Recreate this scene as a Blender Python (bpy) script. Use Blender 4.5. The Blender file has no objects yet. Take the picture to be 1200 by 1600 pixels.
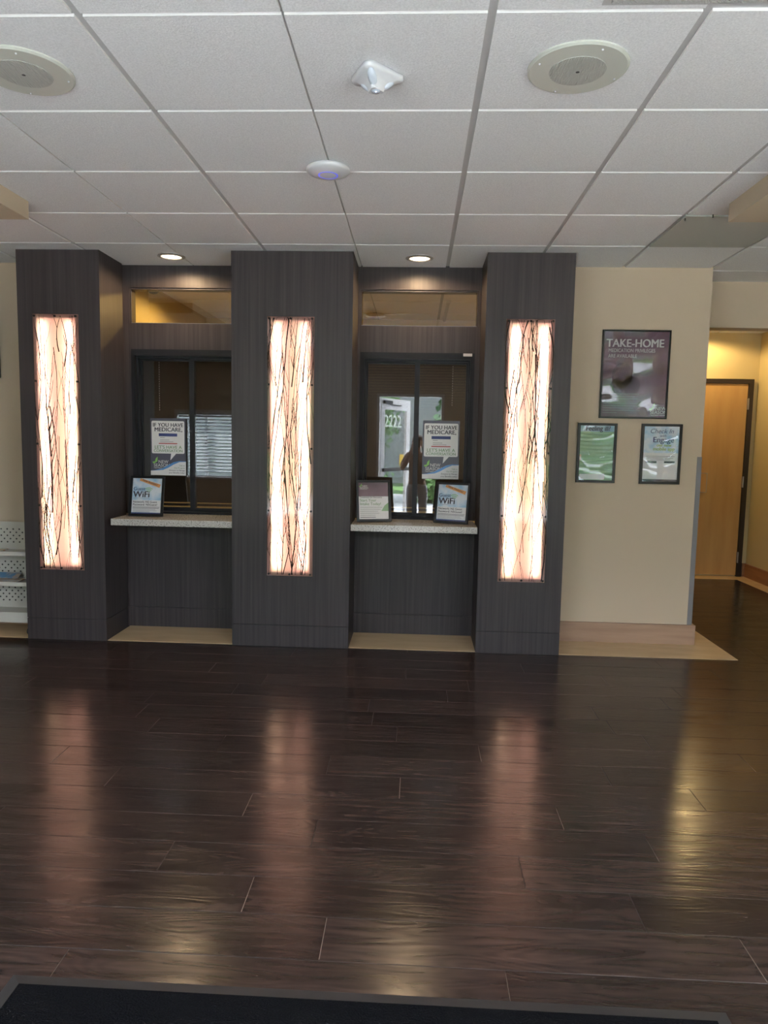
import bpy, bmesh, math, random
from mathutils import Vector, Matrix, Euler
random.seed(7)
SC = bpy.context.scene
COL = SC.collection
PI = math.pi

# ------------------------------------------------------------------ camera, world, sun, exposure
F_PX, CZ = 1105.67, 1.4396
YAW, PITCH, ROLL = 0.04442, -0.1004, -0.01851
cam = bpy.data.objects.new('camera', bpy.data.cameras.new('camera'))
COL.objects.link(cam)
cam.data.sensor_fit = 'HORIZONTAL'
cam.data.sensor_width = 36.0
cam.data.lens = F_PX * 36.0 / 1200.0
cam.data.clip_start = 0.02
Rm = (Matrix.Rotation(YAW, 3, 'Z') @ Matrix.Rotation(PITCH, 3, 'X') @ Matrix.Rotation(ROLL, 3, 'Y')
      @ Matrix.Rotation(PI / 2, 3, 'X'))
cam.matrix_world = Matrix.Translation((0, 0, CZ)) @ Rm.to_4x4()
SC.camera = cam

SC.view_settings.view_transform = 'Standard'
SC.view_settings.look = 'None'
SC.view_settings.gamma = 1.0
SC.view_settings.use_curve_mapping = False
SC.view_settings.exposure = 0.0

SKY_STRENGTH = 14.6
SUN_ENERGY = 54.0
TUBE_EMIT = 33.0
NICHE_SPOT = 33.0
world = bpy.data.worlds.new('sky')
SC.world = world
world.use_nodes = True
bg = world.node_tree.nodes['Background']
bg.inputs[0].default_value = (0.77, 0.865, 1.0, 1)
bg.inputs[1].default_value = SKY_STRENGTH

sun = bpy.data.objects.new('sun', bpy.data.lights.new('sun', 'SUN'))
COL.objects.link(sun)
sun.data.energy = SUN_ENERGY
sun.data.angle = 0.01
sun.data.color = (1.0, 0.96, 0.94)
sun.rotation_euler = Vector((-0.55, -0.30, 0.95)).to_track_quat('Z', 'Y').to_euler()


def portal(x0, x1, z0, z1, y):
    l = bpy.data.lights.new('window_portal', 'AREA')
    l.shape = 'RECTANGLE'
    l.size = x1 - x0
    l.size_y = z1 - z0
    l.cycles.is_portal = True
    o = bpy.data.objects.new('window_portal', l)
    COL.objects.link(o)
    o.location = ((x0 + x1) / 2, y, (z0 + z1) / 2)
    o.rotation_euler = (PI / 2, 0, 0)          # faces +Y, into the lobby
    return o


def spot(name, loc, power, color, size=2.6, blend=0.5, radius=0.05):
    l = bpy.data.lights.new(name, 'SPOT')
    l.energy = power
    l.color = color
    l.spot_size = size
    l.spot_blend = blend
    l.shadow_soft_size = radius
    o = bpy.data.objects.new(name, l)
    COL.objects.link(o)
    o.location = loc
    return o


# ------------------------------------------------------------------ key measures (metres)
H = 2.672
YC, YN, YW, YF = 4.776, 5.19, 5.15, -0.35
G, GX, GY = 0.6096, -1.03, 2.178
XL, XR = -4.9, 3.705
COLS = [(-2.718, -2.150), (-1.257, -0.444), (0.434, 1.003)]
PANX = [(-2.611, -2.297), (-1.012, -0.697), (0.569, 0.884)]
PZ0, PZ1 = 0.501, 2.248
FW = [(-3.75, -2.78), (-2.55, -0.90), (0.95, 3.45)]     # front-wall windows: one with a blind, two bare unseen ones added for daylight
FWZ = [(0.80, 1.86), (0.35, 2.40), (0.35, 2.40)]
DOOR = (-0.62, 0.40)

# ------------------------------------------------------------------ helpers
ORG = {}


class MB:
    def __init__(self):
        self.bm = bmesh.new()
        self.mi = 0

    def quad(self, *p):
        f = self.bm.faces.new([self.bm.verts.new(q) for q in p])
        f.material_index = self.mi
        return f

    def box(self, x0, x1, y0, y1, z0, z1):
        v = [self.bm.verts.new(p) for p in ((x0, y0, z0), (x1, y0, z0), (x1, y1, z0), (x0, y1, z0),
                                            (x0, y0, z1), (x1, y0, z1), (x1, y1, z1), (x0, y1, z1))]
        for q in ((0, 3, 2, 1), (4, 5, 6, 7), (0, 1, 5, 4), (1, 2, 6, 5), (2, 3, 7, 6), (3, 0, 4, 7)):
            f = self.bm.faces.new([v[i] for i in q])
            f.material_index = self.mi
        return self

    def cyl(self, c, r, h, axis='Z', n=24, r2=None):
        """a closed cylinder/cone from c along +axis"""
        r2 = r if r2 is None else r2
        ax = {'X': Vector((1, 0, 0)), 'Y': Vector((0, 1, 0)), 'Z': Vector((0, 0, 1))}[axis] if isinstance(axis, str) else Vector(axis).normalized()
        u = ax.orthogonal().normalized()
        w = ax.cross(u)
        c = Vector(c)
        a, b = [], []
        for i in range(n):
            t = 2 * PI * i / n
            d = u * math.cos(t) + w * math.sin(t)
            a.append(self.bm.verts.new(c + d * r))
            b.append(self.bm.verts.new(c + ax * h + d * r2))
        fs = [self.bm.faces.new(list(reversed(a))), self.bm.faces.new(b)]
        for i in range(n):
            j = (i + 1) % n
            fs.append(self.bm.faces.new((a[i], a[j], b[j], b[i])))
        for f in fs:
            f.material_index = self.mi
        return self

    def lathe(self, c, prof, n=40, smooth=True):
        """prof: list of (radius, z) about a vertical axis through c"""
        c = Vector(c)
        rings = []
        for r, z in prof:
            if r < 1e-6:
                rings.append([self.bm.verts.new(c + Vector((0, 0, z)))])
            else:
                rings.append([self.bm.verts.new(c + Vector((r * math.cos(2 * PI * i / n), r * math.sin(2 * PI * i / n), z))) for i in range(n)])
        for a, b in zip(rings, rings[1:]):
            for i in range(n):
                j = (i + 1) % n
                if len(a) == 1 and len(b) == 1:
                    continue
                if len(a) == 1:
                    f = self.bm.faces.new((a[0], b[i], b[j]))
                elif len(b) == 1:
                    f = self.bm.faces.new((a[i], a[j], b[0]))
                else:
                    f = self.bm.faces.new((a[i], a[j], b[j], b[i]))
                f.material_index = self.mi
                f.smooth = smooth
        return self

    def tube(self, pts, rad, n=5):
        pts = [Vector(p) for p in pts]
        rings = []
        for i, p in enumerate(pts):
            d = (pts[min(i + 1, len(pts) - 1)] - pts[max(i - 1, 0)]).normalized()
            u = d.cross(Vector((0, 1, 0.01)))
            u = u.normalized() if u.length > 1e-5 else Vector((1, 0, 0))
            w = d.cross(u)
            r = rad[i] if isinstance(rad, (list, tuple)) else rad
            rings.append([self.bm.verts.new(p + (u * math.cos(2 * PI * k / n) + w * math.sin(2 * PI * k / n)) * r) for k in range(n)])
        for a, b in zip(rings, rings[1:]):
            for k in range(n):
                f = self.bm.faces.new((a[k], a[(k + 1) % n], b[(k + 1) % n], b[k]))
                f.material_index = self.mi
        self.bm.faces.new(list(reversed(rings[0]))).material_index = self.mi
        self.bm.faces.new(rings[-1]).material_index = self.mi
        return self

    def slab(self, pts, y0, y1):
        """prism of an outline in the XZ plane between two depths"""
        a = [self.bm.verts.new((x, y0, z)) for x, z in pts]
        b = [self.bm.verts.new((x, y1, z)) for x, z in pts]
        n = len(pts)
        fs = [self.bm.faces.new(a), self.bm.faces.new(list(reversed(b)))]
        for i in range(n):
            j = (i + 1) % n
            fs.append(self.bm.faces.new((a[i], b[i], b[j], a[j])))
        for f in fs:
            f.material_index = self.mi
        return self

    def prism(self, pts, z0, z1, top_scale=1.0):
        """prism of an outline in the XY plane"""
        cx = sum(p[0] for p in pts) / len(pts)
        cy = sum(p[1] for p in pts) / len(pts)
        a = [self.bm.verts.new((x, y, z0)) for x, y in pts]
        b = [self.bm.verts.new((cx + (x - cx) * top_scale, cy + (y - cy) * top_scale, z1)) for x, y in pts]
        n = len(pts)
        fs = [self.bm.faces.new(list(reversed(a))), self.bm.faces.new(b)]
        for i in range(n):
            j = (i + 1) % n
            fs.append(self.bm.faces.new((a[i], a[j], b[j], b[i])))
        for f in fs:
            f.material_index = self.mi
        return self

    def build(self, name, m, parent=None, bevel=0.0, local=False, fix=True):
        bm = self.bm
        if fix:
            bmesh.ops.recalc_face_normals(bm, faces=bm.faces)
        if bevel > 0:
            bmesh.ops.bevel(bm, geom=[e for e in bm.edges], offset=bevel, segments=1, affect='EDGES', clamp_overlap=True)
        me = bpy.data.meshes.new(name)
        if parent is None and not local:
            xs = [v.co.x for v in bm.verts]; ys = [v.co.y for v in bm.verts]; zs = [v.co.z for v in bm.verts]
            org = Vector(((min(xs) + max(xs)) / 2, (min(ys) + max(ys)) / 2, min(zs)))
        elif local:
            org = Vector((0, 0, 0))
        else:
            org = ORG.get(parent, Vector((0, 0, 0)))
        bmesh.ops.translate(bm, verts=bm.verts, vec=-org)
        bm.to_mesh(me)
        bm.free()
        for x in (m if isinstance(m, (list, tuple)) else [m]):
            me.materials.append(x)
        o = bpy.data.objects.new(name, me)
        COL.objects.link(o)
        ORG[o] = org
        if parent is not None:
            o.parent = parent
        elif not local:
            o.location = org
        return o


def tag(o, label=None, cat=None, group=None, kind=None):
    if label: o['label'] = label
    if cat: o['category'] = cat
    if group: o['group'] = group
    if kind: o['kind'] = kind
    return o


def thing(name, label, cat, loc=(0, 0, 0), rot=(0, 0, 0), group=None, kind=None):
    o = bpy.data.objects.new(name, None)
    o.empty_display_size = 0.05
    COL.objects.link(o)
    o.location = loc
    o.rotation_euler = rot
    ORG[o] = Vector(loc)
    return tag(o, label, cat, group, kind)


def struct(o):
    o['kind'] = 'structure'
    return o


def link(o, parent=None):
    COL.objects.link(o)
    if parent is not None:
        o.parent = parent
    return o


def dup(root, loc, label=None, rot=None):
    def rec(o, par):
        c = o.copy()
        link(c, par)
        ORG[c] = ORG.get(o, Vector())
        for ch in [k for k in list(COL.objects) if k.parent == o and k != c]:
            rec(ch, c)
        return c
    r = rec(root, None)
    r.location = loc
    if rot is not None: r.rotation_euler = rot
    if label: r['label'] = label
    return r


# ------------------------------------------------------------------ materials
def mat(name, col, rough=0.5, metal=0.0, spec=0.5, col2=None, scale=(8, 8, 8), detail=4, contrast=(0.35, 0.65),
        bump=0.0, bump_scale=None, emit=None, estr=0.0, coat=0.0, rough2=None):
    m = bpy.data.materials.new(name)
    m.use_nodes = True
    nt = m.node_tree
    b = nt.nodes['Principled BSDF']
    b.inputs['Base Color'].default_value = (*col, 1)
    b.inputs['Roughness'].default_value = rough
    b.inputs['Metallic'].default_value = metal
    b.inputs['Specular IOR Level'].default_value = spec
    b.inputs['Coat Weight'].default_value = coat
    if emit:
        b.inputs['Emission Color'].default_value = (*emit, 1)
        b.inputs['Emission Strength'].default_value = estr
    if col2 or bump:
        tc = nt.nodes.new('ShaderNodeTexCoord')
        mp = nt.nodes.new('ShaderNodeMapping')
        mp.inputs['Scale'].default_value = scale
        nz = nt.nodes.new('ShaderNodeTexNoise')
        nz.inputs['Scale'].default_value = 1.0
        nz.inputs['Detail'].default_value = detail
        nt.links.new(tc.outputs['Object'], mp.inputs[0])
        nt.links.new(mp.outputs[0], nz.inputs['Vector'])
        if col2:
            cr = nt.nodes.new('ShaderNodeValToRGB')
            cr.color_ramp.elements[0].position = contrast[0]
            cr.color_ramp.elements[1].position = contrast[1]
            cr.color_ramp.elements[0].color = (*col, 1)
            cr.color_ramp.elements[1].color = (*col2, 1)
            nt.links.new(nz.outputs['Fac'], cr.inputs[0])
            nt.links.new(cr.outputs[0], b.inputs['Base Color'])
        if bump:
            src = nz
            if bump_scale:
                src = nt.nodes.new('ShaderNodeTexNoise')
                src.inputs['Scale'].default_value = 1.0
                src.inputs['Detail'].default_value = 3
                mp2 = nt.nodes.new('ShaderNodeMapping')
                mp2.inputs['Scale'].default_value = bump_scale
                nt.links.new(tc.outputs['Object'], mp2.inputs[0])
                nt.links.new(mp2.outputs[0], src.inputs['Vector'])
            bp = nt.nodes.new('ShaderNodeBump')
            bp.inputs['Strength'].default_value = bump
            bp.inputs['Distance'].default_value = 0.01
            nt.links.new(src.outputs['Fac'], bp.inputs['Height'])
            nt.links.new(bp.outputs[0], b.inputs['Normal'])
    return m


M = {}
M['laminate'] = mat('dark_wood_laminate', (0.026, 0.0215, 0.0235), 0.45, spec=0.32, col2=(0.056, 0.0455, 0.047), scale=(70, 70, 1.3), detail=6, contrast=(0.25, 0.78))
M['cream'] = mat('cream_wall_paint', (0.55, 0.445, 0.335), 0.75, spec=0.25, bump=0.05, scale=(60, 60, 60), detail=2)
M['hallpaint'] = mat('hall_wall_paint', (0.64, 0.53, 0.30), 0.7, spec=0.25, bump=0.05, scale=(60, 60, 60), detail=2)
M['soffit'] = mat('tan_soffit_paint', (0.50, 0.42, 0.31), 0.75, spec=0.2)
M['gap'] = mat('dark_reveal', (0.012, 0.011, 0.011), 0.8)
M['maple'] = mat('light_maple_border', (0.52, 0.36, 0.20), 0.40, col2=(0.62, 0.45, 0.27), scale=(3, 14, 3), contrast=(0.3, 0.7))
M['baseboard'] = mat('brown_maple_baseboard', (0.30, 0.185, 0.125), 0.45, col2=(0.40, 0.26, 0.18), scale=(2.0, 8, 25), contrast=(0.3, 0.7))
M['hallbase'] = mat('hall_cherry_baseboard', (0.30, 0.13, 0.055), 0.4, col2=(0.38, 0.18, 0.08), scale=(8, 2, 25))
M['charcoal'] = mat('charcoal_aluminium', (0.009, 0.009, 0.0125), 0.45, metal=0.0, spec=0.25)
M['granite'] = mat('speckled_granite', (0.20, 0.185, 0.17), 0.18, col2=(0.50, 0.475, 0.44), scale=(110, 110, 110), detail=6, contrast=(0.34, 0.52), spec=0.6)
M['black'] = mat('black_frame', (0.006, 0.006, 0.007), 0.35, spec=0.3)
M['white_plastic'] = mat('white_plastic', (0.66, 0.67, 0.70), 0.32)
M['sensor_lens'] = mat('sensor_lens', (0.55, 0.60, 0.68), 0.25)
M['speaker_white'] = mat('speaker_enamel', (0.50, 0.52, 0.47), 0.45)
M['speaker_grille'] = mat('speaker_mesh', (0.42, 0.43, 0.40), 0.6, bump=0.6, scale=(400, 40, 40), detail=0)
M['steel'] = mat('brushed_steel', (0.45, 0.45, 0.47), 0.35, metal=0.9)
M['guard'] = mat('grey_vinyl_guard', (0.20, 0.19, 0.20), 0.5)
M['paper'] = mat('white_paper', (0.72, 0.72, 0.74), 0.5)
M['ink'] = mat('dark_ink', (0.022, 0.020, 0.045), 0.5)
M['inkgrey'] = mat('grey_ink', (0.16, 0.16, 0.19), 0.5)
M['inkgreen'] = mat('green_ink', (0.13, 0.26, 0.13), 0.5)
M['inkblue'] = mat('blue_ink', (0.02, 0.035, 0.16), 0.5)
M['lightink'] = mat('pale_ink', (0.62, 0.60, 0.62), 0.5)
M['leaf_green'] = mat('logo_green', (0.20, 0.45, 0.10), 0.5)
M['slate'] = mat('slate_print', (0.055, 0.055, 0.085), 0.35)
M['swoosh'] = mat('blue_print', (0.07, 0.22, 0.52), 0.35)
M['red_print'] = mat('red_print', (0.38, 0.04, 0.05), 0.5)
M['orange_print'] = mat('orange_print', (0.70, 0.30, 0.09), 0.5)
M['sky_print'] = mat('sky_blue_print', (0.30, 0.52, 0.72), 0.3, col2=(0.66, 0.72, 0.80), scale=(14, 14, 14), contrast=(0.38, 0.60))
M['plum_print'] = mat('plum_print', (0.075, 0.035, 0.075), 0.12, col2=(0.17, 0.10, 0.15), scale=(5, 5, 5), contrast=(0.3, 0.7), spec=0.7)
M['plum_dark'] = mat('dark_plum', (0.072, 0.036, 0.072), 0.15)
M['green_print'] = mat('mint_print', (0.22, 0.40, 0.22), 0.16, spec=0.7)
M['teal_print'] = mat('teal_print', (0.16, 0.30, 0.42), 0.15, col2=(0.36, 0.48, 0.55), scale=(9, 9, 9))
M['lime_print'] = mat('lime_print', (0.30, 0.42, 0.10), 0.4)
M['bluered'] = mat('magazine_cover', (0.10, 0.22, 0.36), 0.3, col2=(0.40, 0.31, 0.24), scale=(14, 9, 9), contrast=(0.45, 0.55))
M['magazine2'] = mat('magazine_cover_tan', (0.45, 0.24, 0.10), 0.3, col2=(0.50, 0.47, 0.42), scale=(9, 14, 14), contrast=(0.45, 0.55))
M['rack'] = mat('white_enamel_rack', (0.52, 0.50, 0.45), 0.4)
M['hole'] = mat('dark_perforation', (0.05, 0.045, 0.04), 0.8)
M['mat_black'] = mat('black_carpet_mat', (0.0030, 0.0034, 0.0048), 0.95, spec=0.1, bump=0.8, scale=(160, 260, 160), detail=2)
M['mat_edge'] = mat('grey_rubber_edge', (0.022, 0.022, 0.023), 0.6)
M['bead'] = mat('blind_bead_chain', (0.5, 0.48, 0.45), 0.4)
M['blind_dark'] = mat('dark_bronze_slat', (0.040, 0.028, 0.022), 0.45)
M['blind_white'] = mat('white_slat', (0.62, 0.68, 0.70), 0.5)
M['maple_door'] = mat('maple_veneer_door', (0.50, 0.29, 0.105), 0.35, col2=(0.60, 0.37, 0.15), scale=(9, 9, 1.2), contrast=(0.3, 0.7))
M['door_frame'] = mat('dark_bronze_frame', (0.028, 0.020, 0.018), 0.4)
M['access'] = mat('grey_access_panel', (0.43, 0.44, 0.40), 0.6)
M['vent'] = mat('perforated_vent', (0.50, 0.50, 0.49), 0.6, bump=0.8, scale=(350, 350, 10), detail=0)
M['cable'] = mat('dark_rubber', (0.02, 0.02, 0.02), 0.6)
M['concrete'] = mat('pale_concrete', (0.52, 0.51, 0.49), 0.8, col2=(0.60, 0.59, 0.57), scale=(2, 2, 2))
M['grass'] = mat('lawn_green', (0.07, 0.17, 0.035), 0.9, col2=(0.13, 0.26, 0.06), scale=(5, 5, 5))
M['foliage'] = mat('conifer_green', (0.030, 0.085, 0.035), 0.8, col2=(0.07, 0.17, 0.07), scale=(3, 3, 3))
M['foliage2'] = mat('bush_green', (0.09, 0.20, 0.06), 0.8, col2=(0.17, 0.30, 0.10), scale=(4, 4, 4))
M['bark'] = mat('bark', (0.10, 0.07, 0.05), 0.9)
M['siding'] = mat('grey_siding', (0.33, 0.33, 0.33), 0.8)
M['white_alu'] = mat('white_aluminium', (0.75, 0.76, 0.76), 0.4)
M['yellow'] = mat('yellow_paint', (0.65, 0.45, 0.03), 0.5)
M['skin'] = mat('skin', (0.46, 0.28, 0.20), 0.55)
M['hair'] = mat('brown_hair', (0.06, 0.035, 0.022), 0.6)
M['shirt'] = mat('brown_shirt', (0.34, 0.24, 0.19), 0.85, col2=(0.42, 0.31, 0.25), scale=(30, 30, 30))
M['trousers'] = mat('pale_trousers', (0.80, 0.80, 0.82), 0.85)
M['shoe'] = mat('dark_shoe', (0.03, 0.028, 0.028), 0.6)
M['phone'] = mat('phone_case', (0.01, 0.01, 0.012), 0.3)
M['office_wall'] = mat('office_wall_paint', (0.62, 0.52, 0.30), 0.75, spec=0.2)
M['office_floor'] = mat('office_carpet', (0.05, 0.045, 0.04), 0.95)
M['lightbox'] = mat('white_light_box', (0.34, 0.30, 0.28), 0.8, spec=0.1)
M['twig'] = mat('twig_brown', (0.016, 0.010, 0.008), 0.9, spec=0.0)
M['bolt'] = mat('bronze_standoff', (0.05, 0.035, 0.03), 0.35, metal=0.7)
M['lens'] = mat('downlight_lens', (0.9, 0.88, 0.82), 0.5, emit=(1.0, 0.80, 0.52), estr=9.0)
M['trimring'] = mat('satin_trim_ring', (0.42, 0.40, 0.38), 0.35, metal=0.3)
M['tube'] = mat('led_tube', (0.9, 0.9, 0.9), 0.5, emit=(1.0, 0.92, 0.86), estr=TUBE_EMIT)
M['led'] = mat('blue_led', (0.08, 0.10, 0.8), 0.4, emit=(0.12, 0.16, 1.0), estr=0.8)
M['led_hot'] = mat('bright_blue_led', (0.5, 0.6, 1.0), 0.4, emit=(0.6, 0.75, 1.0), estr=3.0)


def glass(name, tint, refl, rough=0.0):
    m = bpy.data.materials.new(name)
    m.use_nodes = True
    nt = m.node_tree
    nt.nodes.remove(nt.nodes['Principled BSDF'])
    out = nt.nodes['Material Output']
    tr = nt.nodes.new('ShaderNodeBsdfTransparent')
    tr.inputs[0].default_value = (*tint, 1)
    gl = nt.nodes.new('ShaderNodeBsdfGlossy')
    gl.inputs['Roughness'].default_value = rough
    gl.inputs['Color'].default_value = (0.95, 0.97, 1.0, 1)
    mx = nt.nodes.new('ShaderNodeMixShader')
    mx.inputs[0].default_value = refl
    nt.links.new(tr.outputs[0], mx.inputs[1])
    nt.links.new(gl.outputs[0], mx.inputs[2])
    nt.links.new(mx.outputs[0], out.inputs['Surface'])
    return m


M['glass'] = glass('window_glass', (0.80, 0.80, 0.80), 0.078)
M['transom_glass'] = glass('amber_transom_glass', (0.95, 0.85, 0.62), 0.14)
M['clear'] = glass('clear_glass', (0.97, 0.98, 0.98), 0.02)
M['resin_front'] = glass('clear_resin', (1.0, 0.97, 0.95), 0.04, 0.05)
M['poster_glaze'] = glass('frame_acrylic', (0.98, 0.98, 0.98), 0.03, 0.05)
M['wavy_glaze'] = glass('warped_acrylic', (0.98, 0.98, 0.98), 0.026, 0.03)
_nt = M['wavy_glaze'].node_tree
_tc = _nt.nodes.new('ShaderNodeTexCoord'); _nz = _nt.nodes.new('ShaderNodeTexNoise'); _bp = _nt.nodes.new('ShaderNodeBump')
_nz.inputs['Scale'].default_value = 5.0; _nz.inputs['Detail'].default_value = 0.0
_bp.inputs['Strength'].default_value = 1.0; _bp.inputs['Distance'].default_value = 0.05
_nt.links.new(_tc.outputs['Object'], _nz.inputs['Vector']); _nt.links.new(_nz.outputs['Fac'], _bp.inputs['Height'])
for _n in _nt.nodes:
    if _n.type == 'BSDF_GLOSSY': _nt.links.new(_bp.outputs[0], _n.inputs['Normal'])


def resin_back():
    m = bpy.data.materials.new('frosted_resin')
    m.use_nodes = True
    nt = m.node_tree
    nt.nodes.remove(nt.nodes['Principled BSDF'])
    out = nt.nodes['Material Output']
    tc = nt.nodes.new('ShaderNodeTexCoord')
    mp = nt.nodes.new('ShaderNodeMapping')
    mp.inputs['Scale'].default_value = (9, 9, 0.6)
    nz = nt.nodes.new('ShaderNodeTexNoise')
    nz.inputs['Scale'].default_value = 1.0
    nz.inputs['Detail'].default_value = 2
    nz.inputs['Distortion'].default_value = 0.6
    cr = nt.nodes.new('ShaderNodeValToRGB')
    cr.color_ramp.elements[0].position = 0.42
    cr.color_ramp.elements[0].color = (0.90, 0.51, 0.41, 1)
    cr.color_ramp.elements[1].position = 0.62
    cr.color_ramp.elements[1].color = (0.92, 0.68, 0.46, 1)
    tl = nt.nodes.new('ShaderNodeBsdfTranslucent')
    df = nt.nodes.new('ShaderNodeBsdfDiffuse')
    df.inputs[0].default_value = (0.42, 0.26, 0.24, 1)
    mx = nt.nodes.new('ShaderNodeMixShader')
    mx.inputs[0].default_value = 0.40
    L = nt.links.new
    L(tc.outputs['Object'], mp.inputs[0]); L(mp.outputs[0], nz.inputs['Vector']); L(nz.outputs['Fac'], cr.inputs[0])
    L(cr.outputs[0], tl.inputs[0]); L(tl.outputs[0], mx.inputs[1]); L(df.outputs[0], mx.inputs[2]); L(mx.outputs[0], out.inputs['Surface'])
    return m


M['resin_back'] = resin_back()
M['frosted_number'] = mat('frosted_white_vinyl', (0.8, 0.8, 0.8), 0.6)
_nt = M['frosted_number'].node_tree
_tl = _nt.nodes.new('ShaderNodeBsdfTranslucent'); _tl.inputs[0].default_value = (0.85, 0.87, 0.85, 1)
_nt.links.new(_tl.outputs[0], _nt.nodes['Material Output'].inputs['Surface'])


def ceiling_mat():
    m = mat('acoustic_tile', (0.68, 0.68, 0.69), 0.85, spec=0.15)
    nt = m.node_tree
    b = nt.nodes['Principled BSDF']
    geo = nt.nodes.new('ShaderNodeNewGeometry')
    v = nt.nodes.new('ShaderNodeTexNoise')
    v.inputs['Scale'].default_value = 150
    v.inputs['Detail'].default_value = 5
    v.inputs['Roughness'].default_value = 0.7
    bp = nt.nodes.new('ShaderNodeBump')
    bp.inputs['Strength'].default_value = 0.55
    bp.inputs['Distance'].default_value = 0.004
    cr = nt.nodes.new('ShaderNodeValToRGB')
    cr.color_ramp.elements[0].position = 0.30
    cr.color_ramp.elements[0].color = (0.74, 0.745, 0.76, 1)
    cr.color_ramp.elements[1].position = 0.72
    cr.color_ramp.elements[1].color = (0.96, 0.965, 0.98, 1)
    L = nt.links.new
    L(geo.outputs['Position'], v.inputs['Vector']); L(v.outputs['Fac'], bp.inputs['Height']); L(bp.outputs[0], b.inputs['Normal'])
    L(v.outputs['Fac'], cr.inputs[0]); L(cr.outputs[0], b.inputs['Base Color'])
    return m


M['tile'] = ceiling_mat()
M['tee'] = mat('ceiling_tee', (0.50, 0.50, 0.50), 0.6)
M['tile_edge'] = mat('tile_edge', (0.93, 0.93, 0.92), 0.7)


def floor_mat():
    m = mat('espresso_plank', (0.03, 0.02, 0.017), 0.3)
    nt = m.node_tree
    L = nt.links.new
    N = nt.nodes.new
    b = nt.nodes['Principled BSDF']
    geo = N('ShaderNodeNewGeometry')
    at = N('ShaderNodeAttribute'); at.attribute_name = 'rnd'
    sc = N('ShaderNodeVectorMath'); sc.operation = 'SCALE'; sc.inputs['Scale'].default_value = 60.0
    L(at.outputs['Color'], sc.inputs[0])
    ad = N('ShaderNodeVectorMath'); ad.operation = 'ADD'
    L(geo.outputs['Position'], ad.inputs[0]); L(sc.outputs[0], ad.inputs[1])
    mp = N('ShaderNodeMapping'); mp.inputs['Scale'].default_value = (2.2, 30, 1)
    L(ad.outputs[0], mp.inputs[0])
    fine = N('ShaderNodeTexNoise'); fine.inputs['Scale'].default_value = 1.6; fine.inputs['Detail'].default_value = 6
    L(mp.outputs[0], fine.inputs['Vector'])
    mp2 = N('ShaderNodeMapping'); mp2.inputs['Scale'].default_value = (1.3, 6.5, 1)
    L(ad.outputs[0], mp2.inputs[0])
    big = N('ShaderNodeTexNoise'); big.inputs['Scale'].default_value = 1.4; big.inputs['Detail'].default_value = 1.0
    L(mp2.outputs[0], big.inputs['Vector'])
    # cathedral rings: contour lines of the broad noise
    mu = N('ShaderNodeMath'); mu.operation = 'MULTIPLY'; mu.inputs[1].default_value = 95.0
    L(big.outputs['Fac'], mu.inputs[0])
    sn = N('ShaderNodeMath'); sn.operation = 'SINE'
    L(mu.outputs[0], sn.inputs[0])
    # colour
    mix1 = N('ShaderNodeMath'); mix1.operation = 'MULTIPLY_ADD'; mix1.inputs[1].default_value = 0.06
    L(sn.outputs[0], mix1.inputs[0]); L(fine.outputs['Fac'], mix1.inputs[2])
    cr = N('ShaderNodeValToRGB')
    cr.color_ramp.elements[0].position = 0.30
    cr.color_ramp.elements[0].color = (0.017, 0.0108, 0.0095, 1)
    cr.color_ramp.elements[1].position = 0.78
    cr.color_ramp.elements[1].color = (0.050, 0.032, 0.0275, 1)
    L(mix1.outputs[0], cr.inputs[0])
    tint = N('ShaderNodeMixRGB'); tint.blend_type = 'MULTIPLY'; tint.inputs[0].default_value = 1.0
    mr = N('ShaderNodeMapRange'); mr.inputs['To Min'].default_value = 0.75; mr.inputs['To Max'].default_value = 1.25
    sep = N('ShaderNodeSeparateColor')
    L(at.outputs['Color'], sep.inputs[0]); L(sep.outputs[0], mr.inputs[0])
    L(cr.outputs[0], tint.inputs[1]); L(mr.outputs[0], tint.inputs[2])
    # dull pale scuffs
    sfn = N('ShaderNodeTexNoise'); sfn.inputs['Scale'].default_value = 2.3; sfn.inputs['Detail'].default_value = 6; sfn.inputs['Roughness'].default_value = 0.65
    mp3 = N('ShaderNodeMapping'); mp3.inputs['Scale'].default_value = (0.8, 3.0, 1)
    L(geo.outputs['Position'], mp3.inputs[0]); L(mp3.outputs[0], sfn.inputs['Vector'])
    rr = N('ShaderNodeMapRange'); rr.inputs['From Min'].default_value = 0.35; rr.inputs['From Max'].default_value = 0.65
    rr.inputs['To Min'].default_value = 0.16; rr.inputs['To Max'].default_value = 0.27
    L(sfn.outputs['Fac'], rr.inputs[0]); L(rr.outputs[0], b.inputs['Roughness'])
    L(tint.outputs[0], b.inputs['Base Color'])
    b.inputs['Specular IOR Level'].default_value = 0.36
    # relief
    hs = N('ShaderNodeMath'); hs.operation = 'MULTIPLY_ADD'; hs.inputs[1].default_value = 0.15
    L(sn.outputs[0], hs.inputs[0]); L(fine.outputs['Fac'], hs.inputs[2])
    bp = N('ShaderNodeBump'); bp.inputs['Strength'].default_value = 0.24; bp.inputs['Distance'].default_value = 0.0020
    L(hs.outputs[0], bp.inputs['Height']); L(bp.outputs[0], b.inputs['Normal'])
    return m


M['plank'] = floor_mat()
M['worn'] = mat('worn_plank_edge', (0.13, 0.095, 0.075), 0.6)


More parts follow.
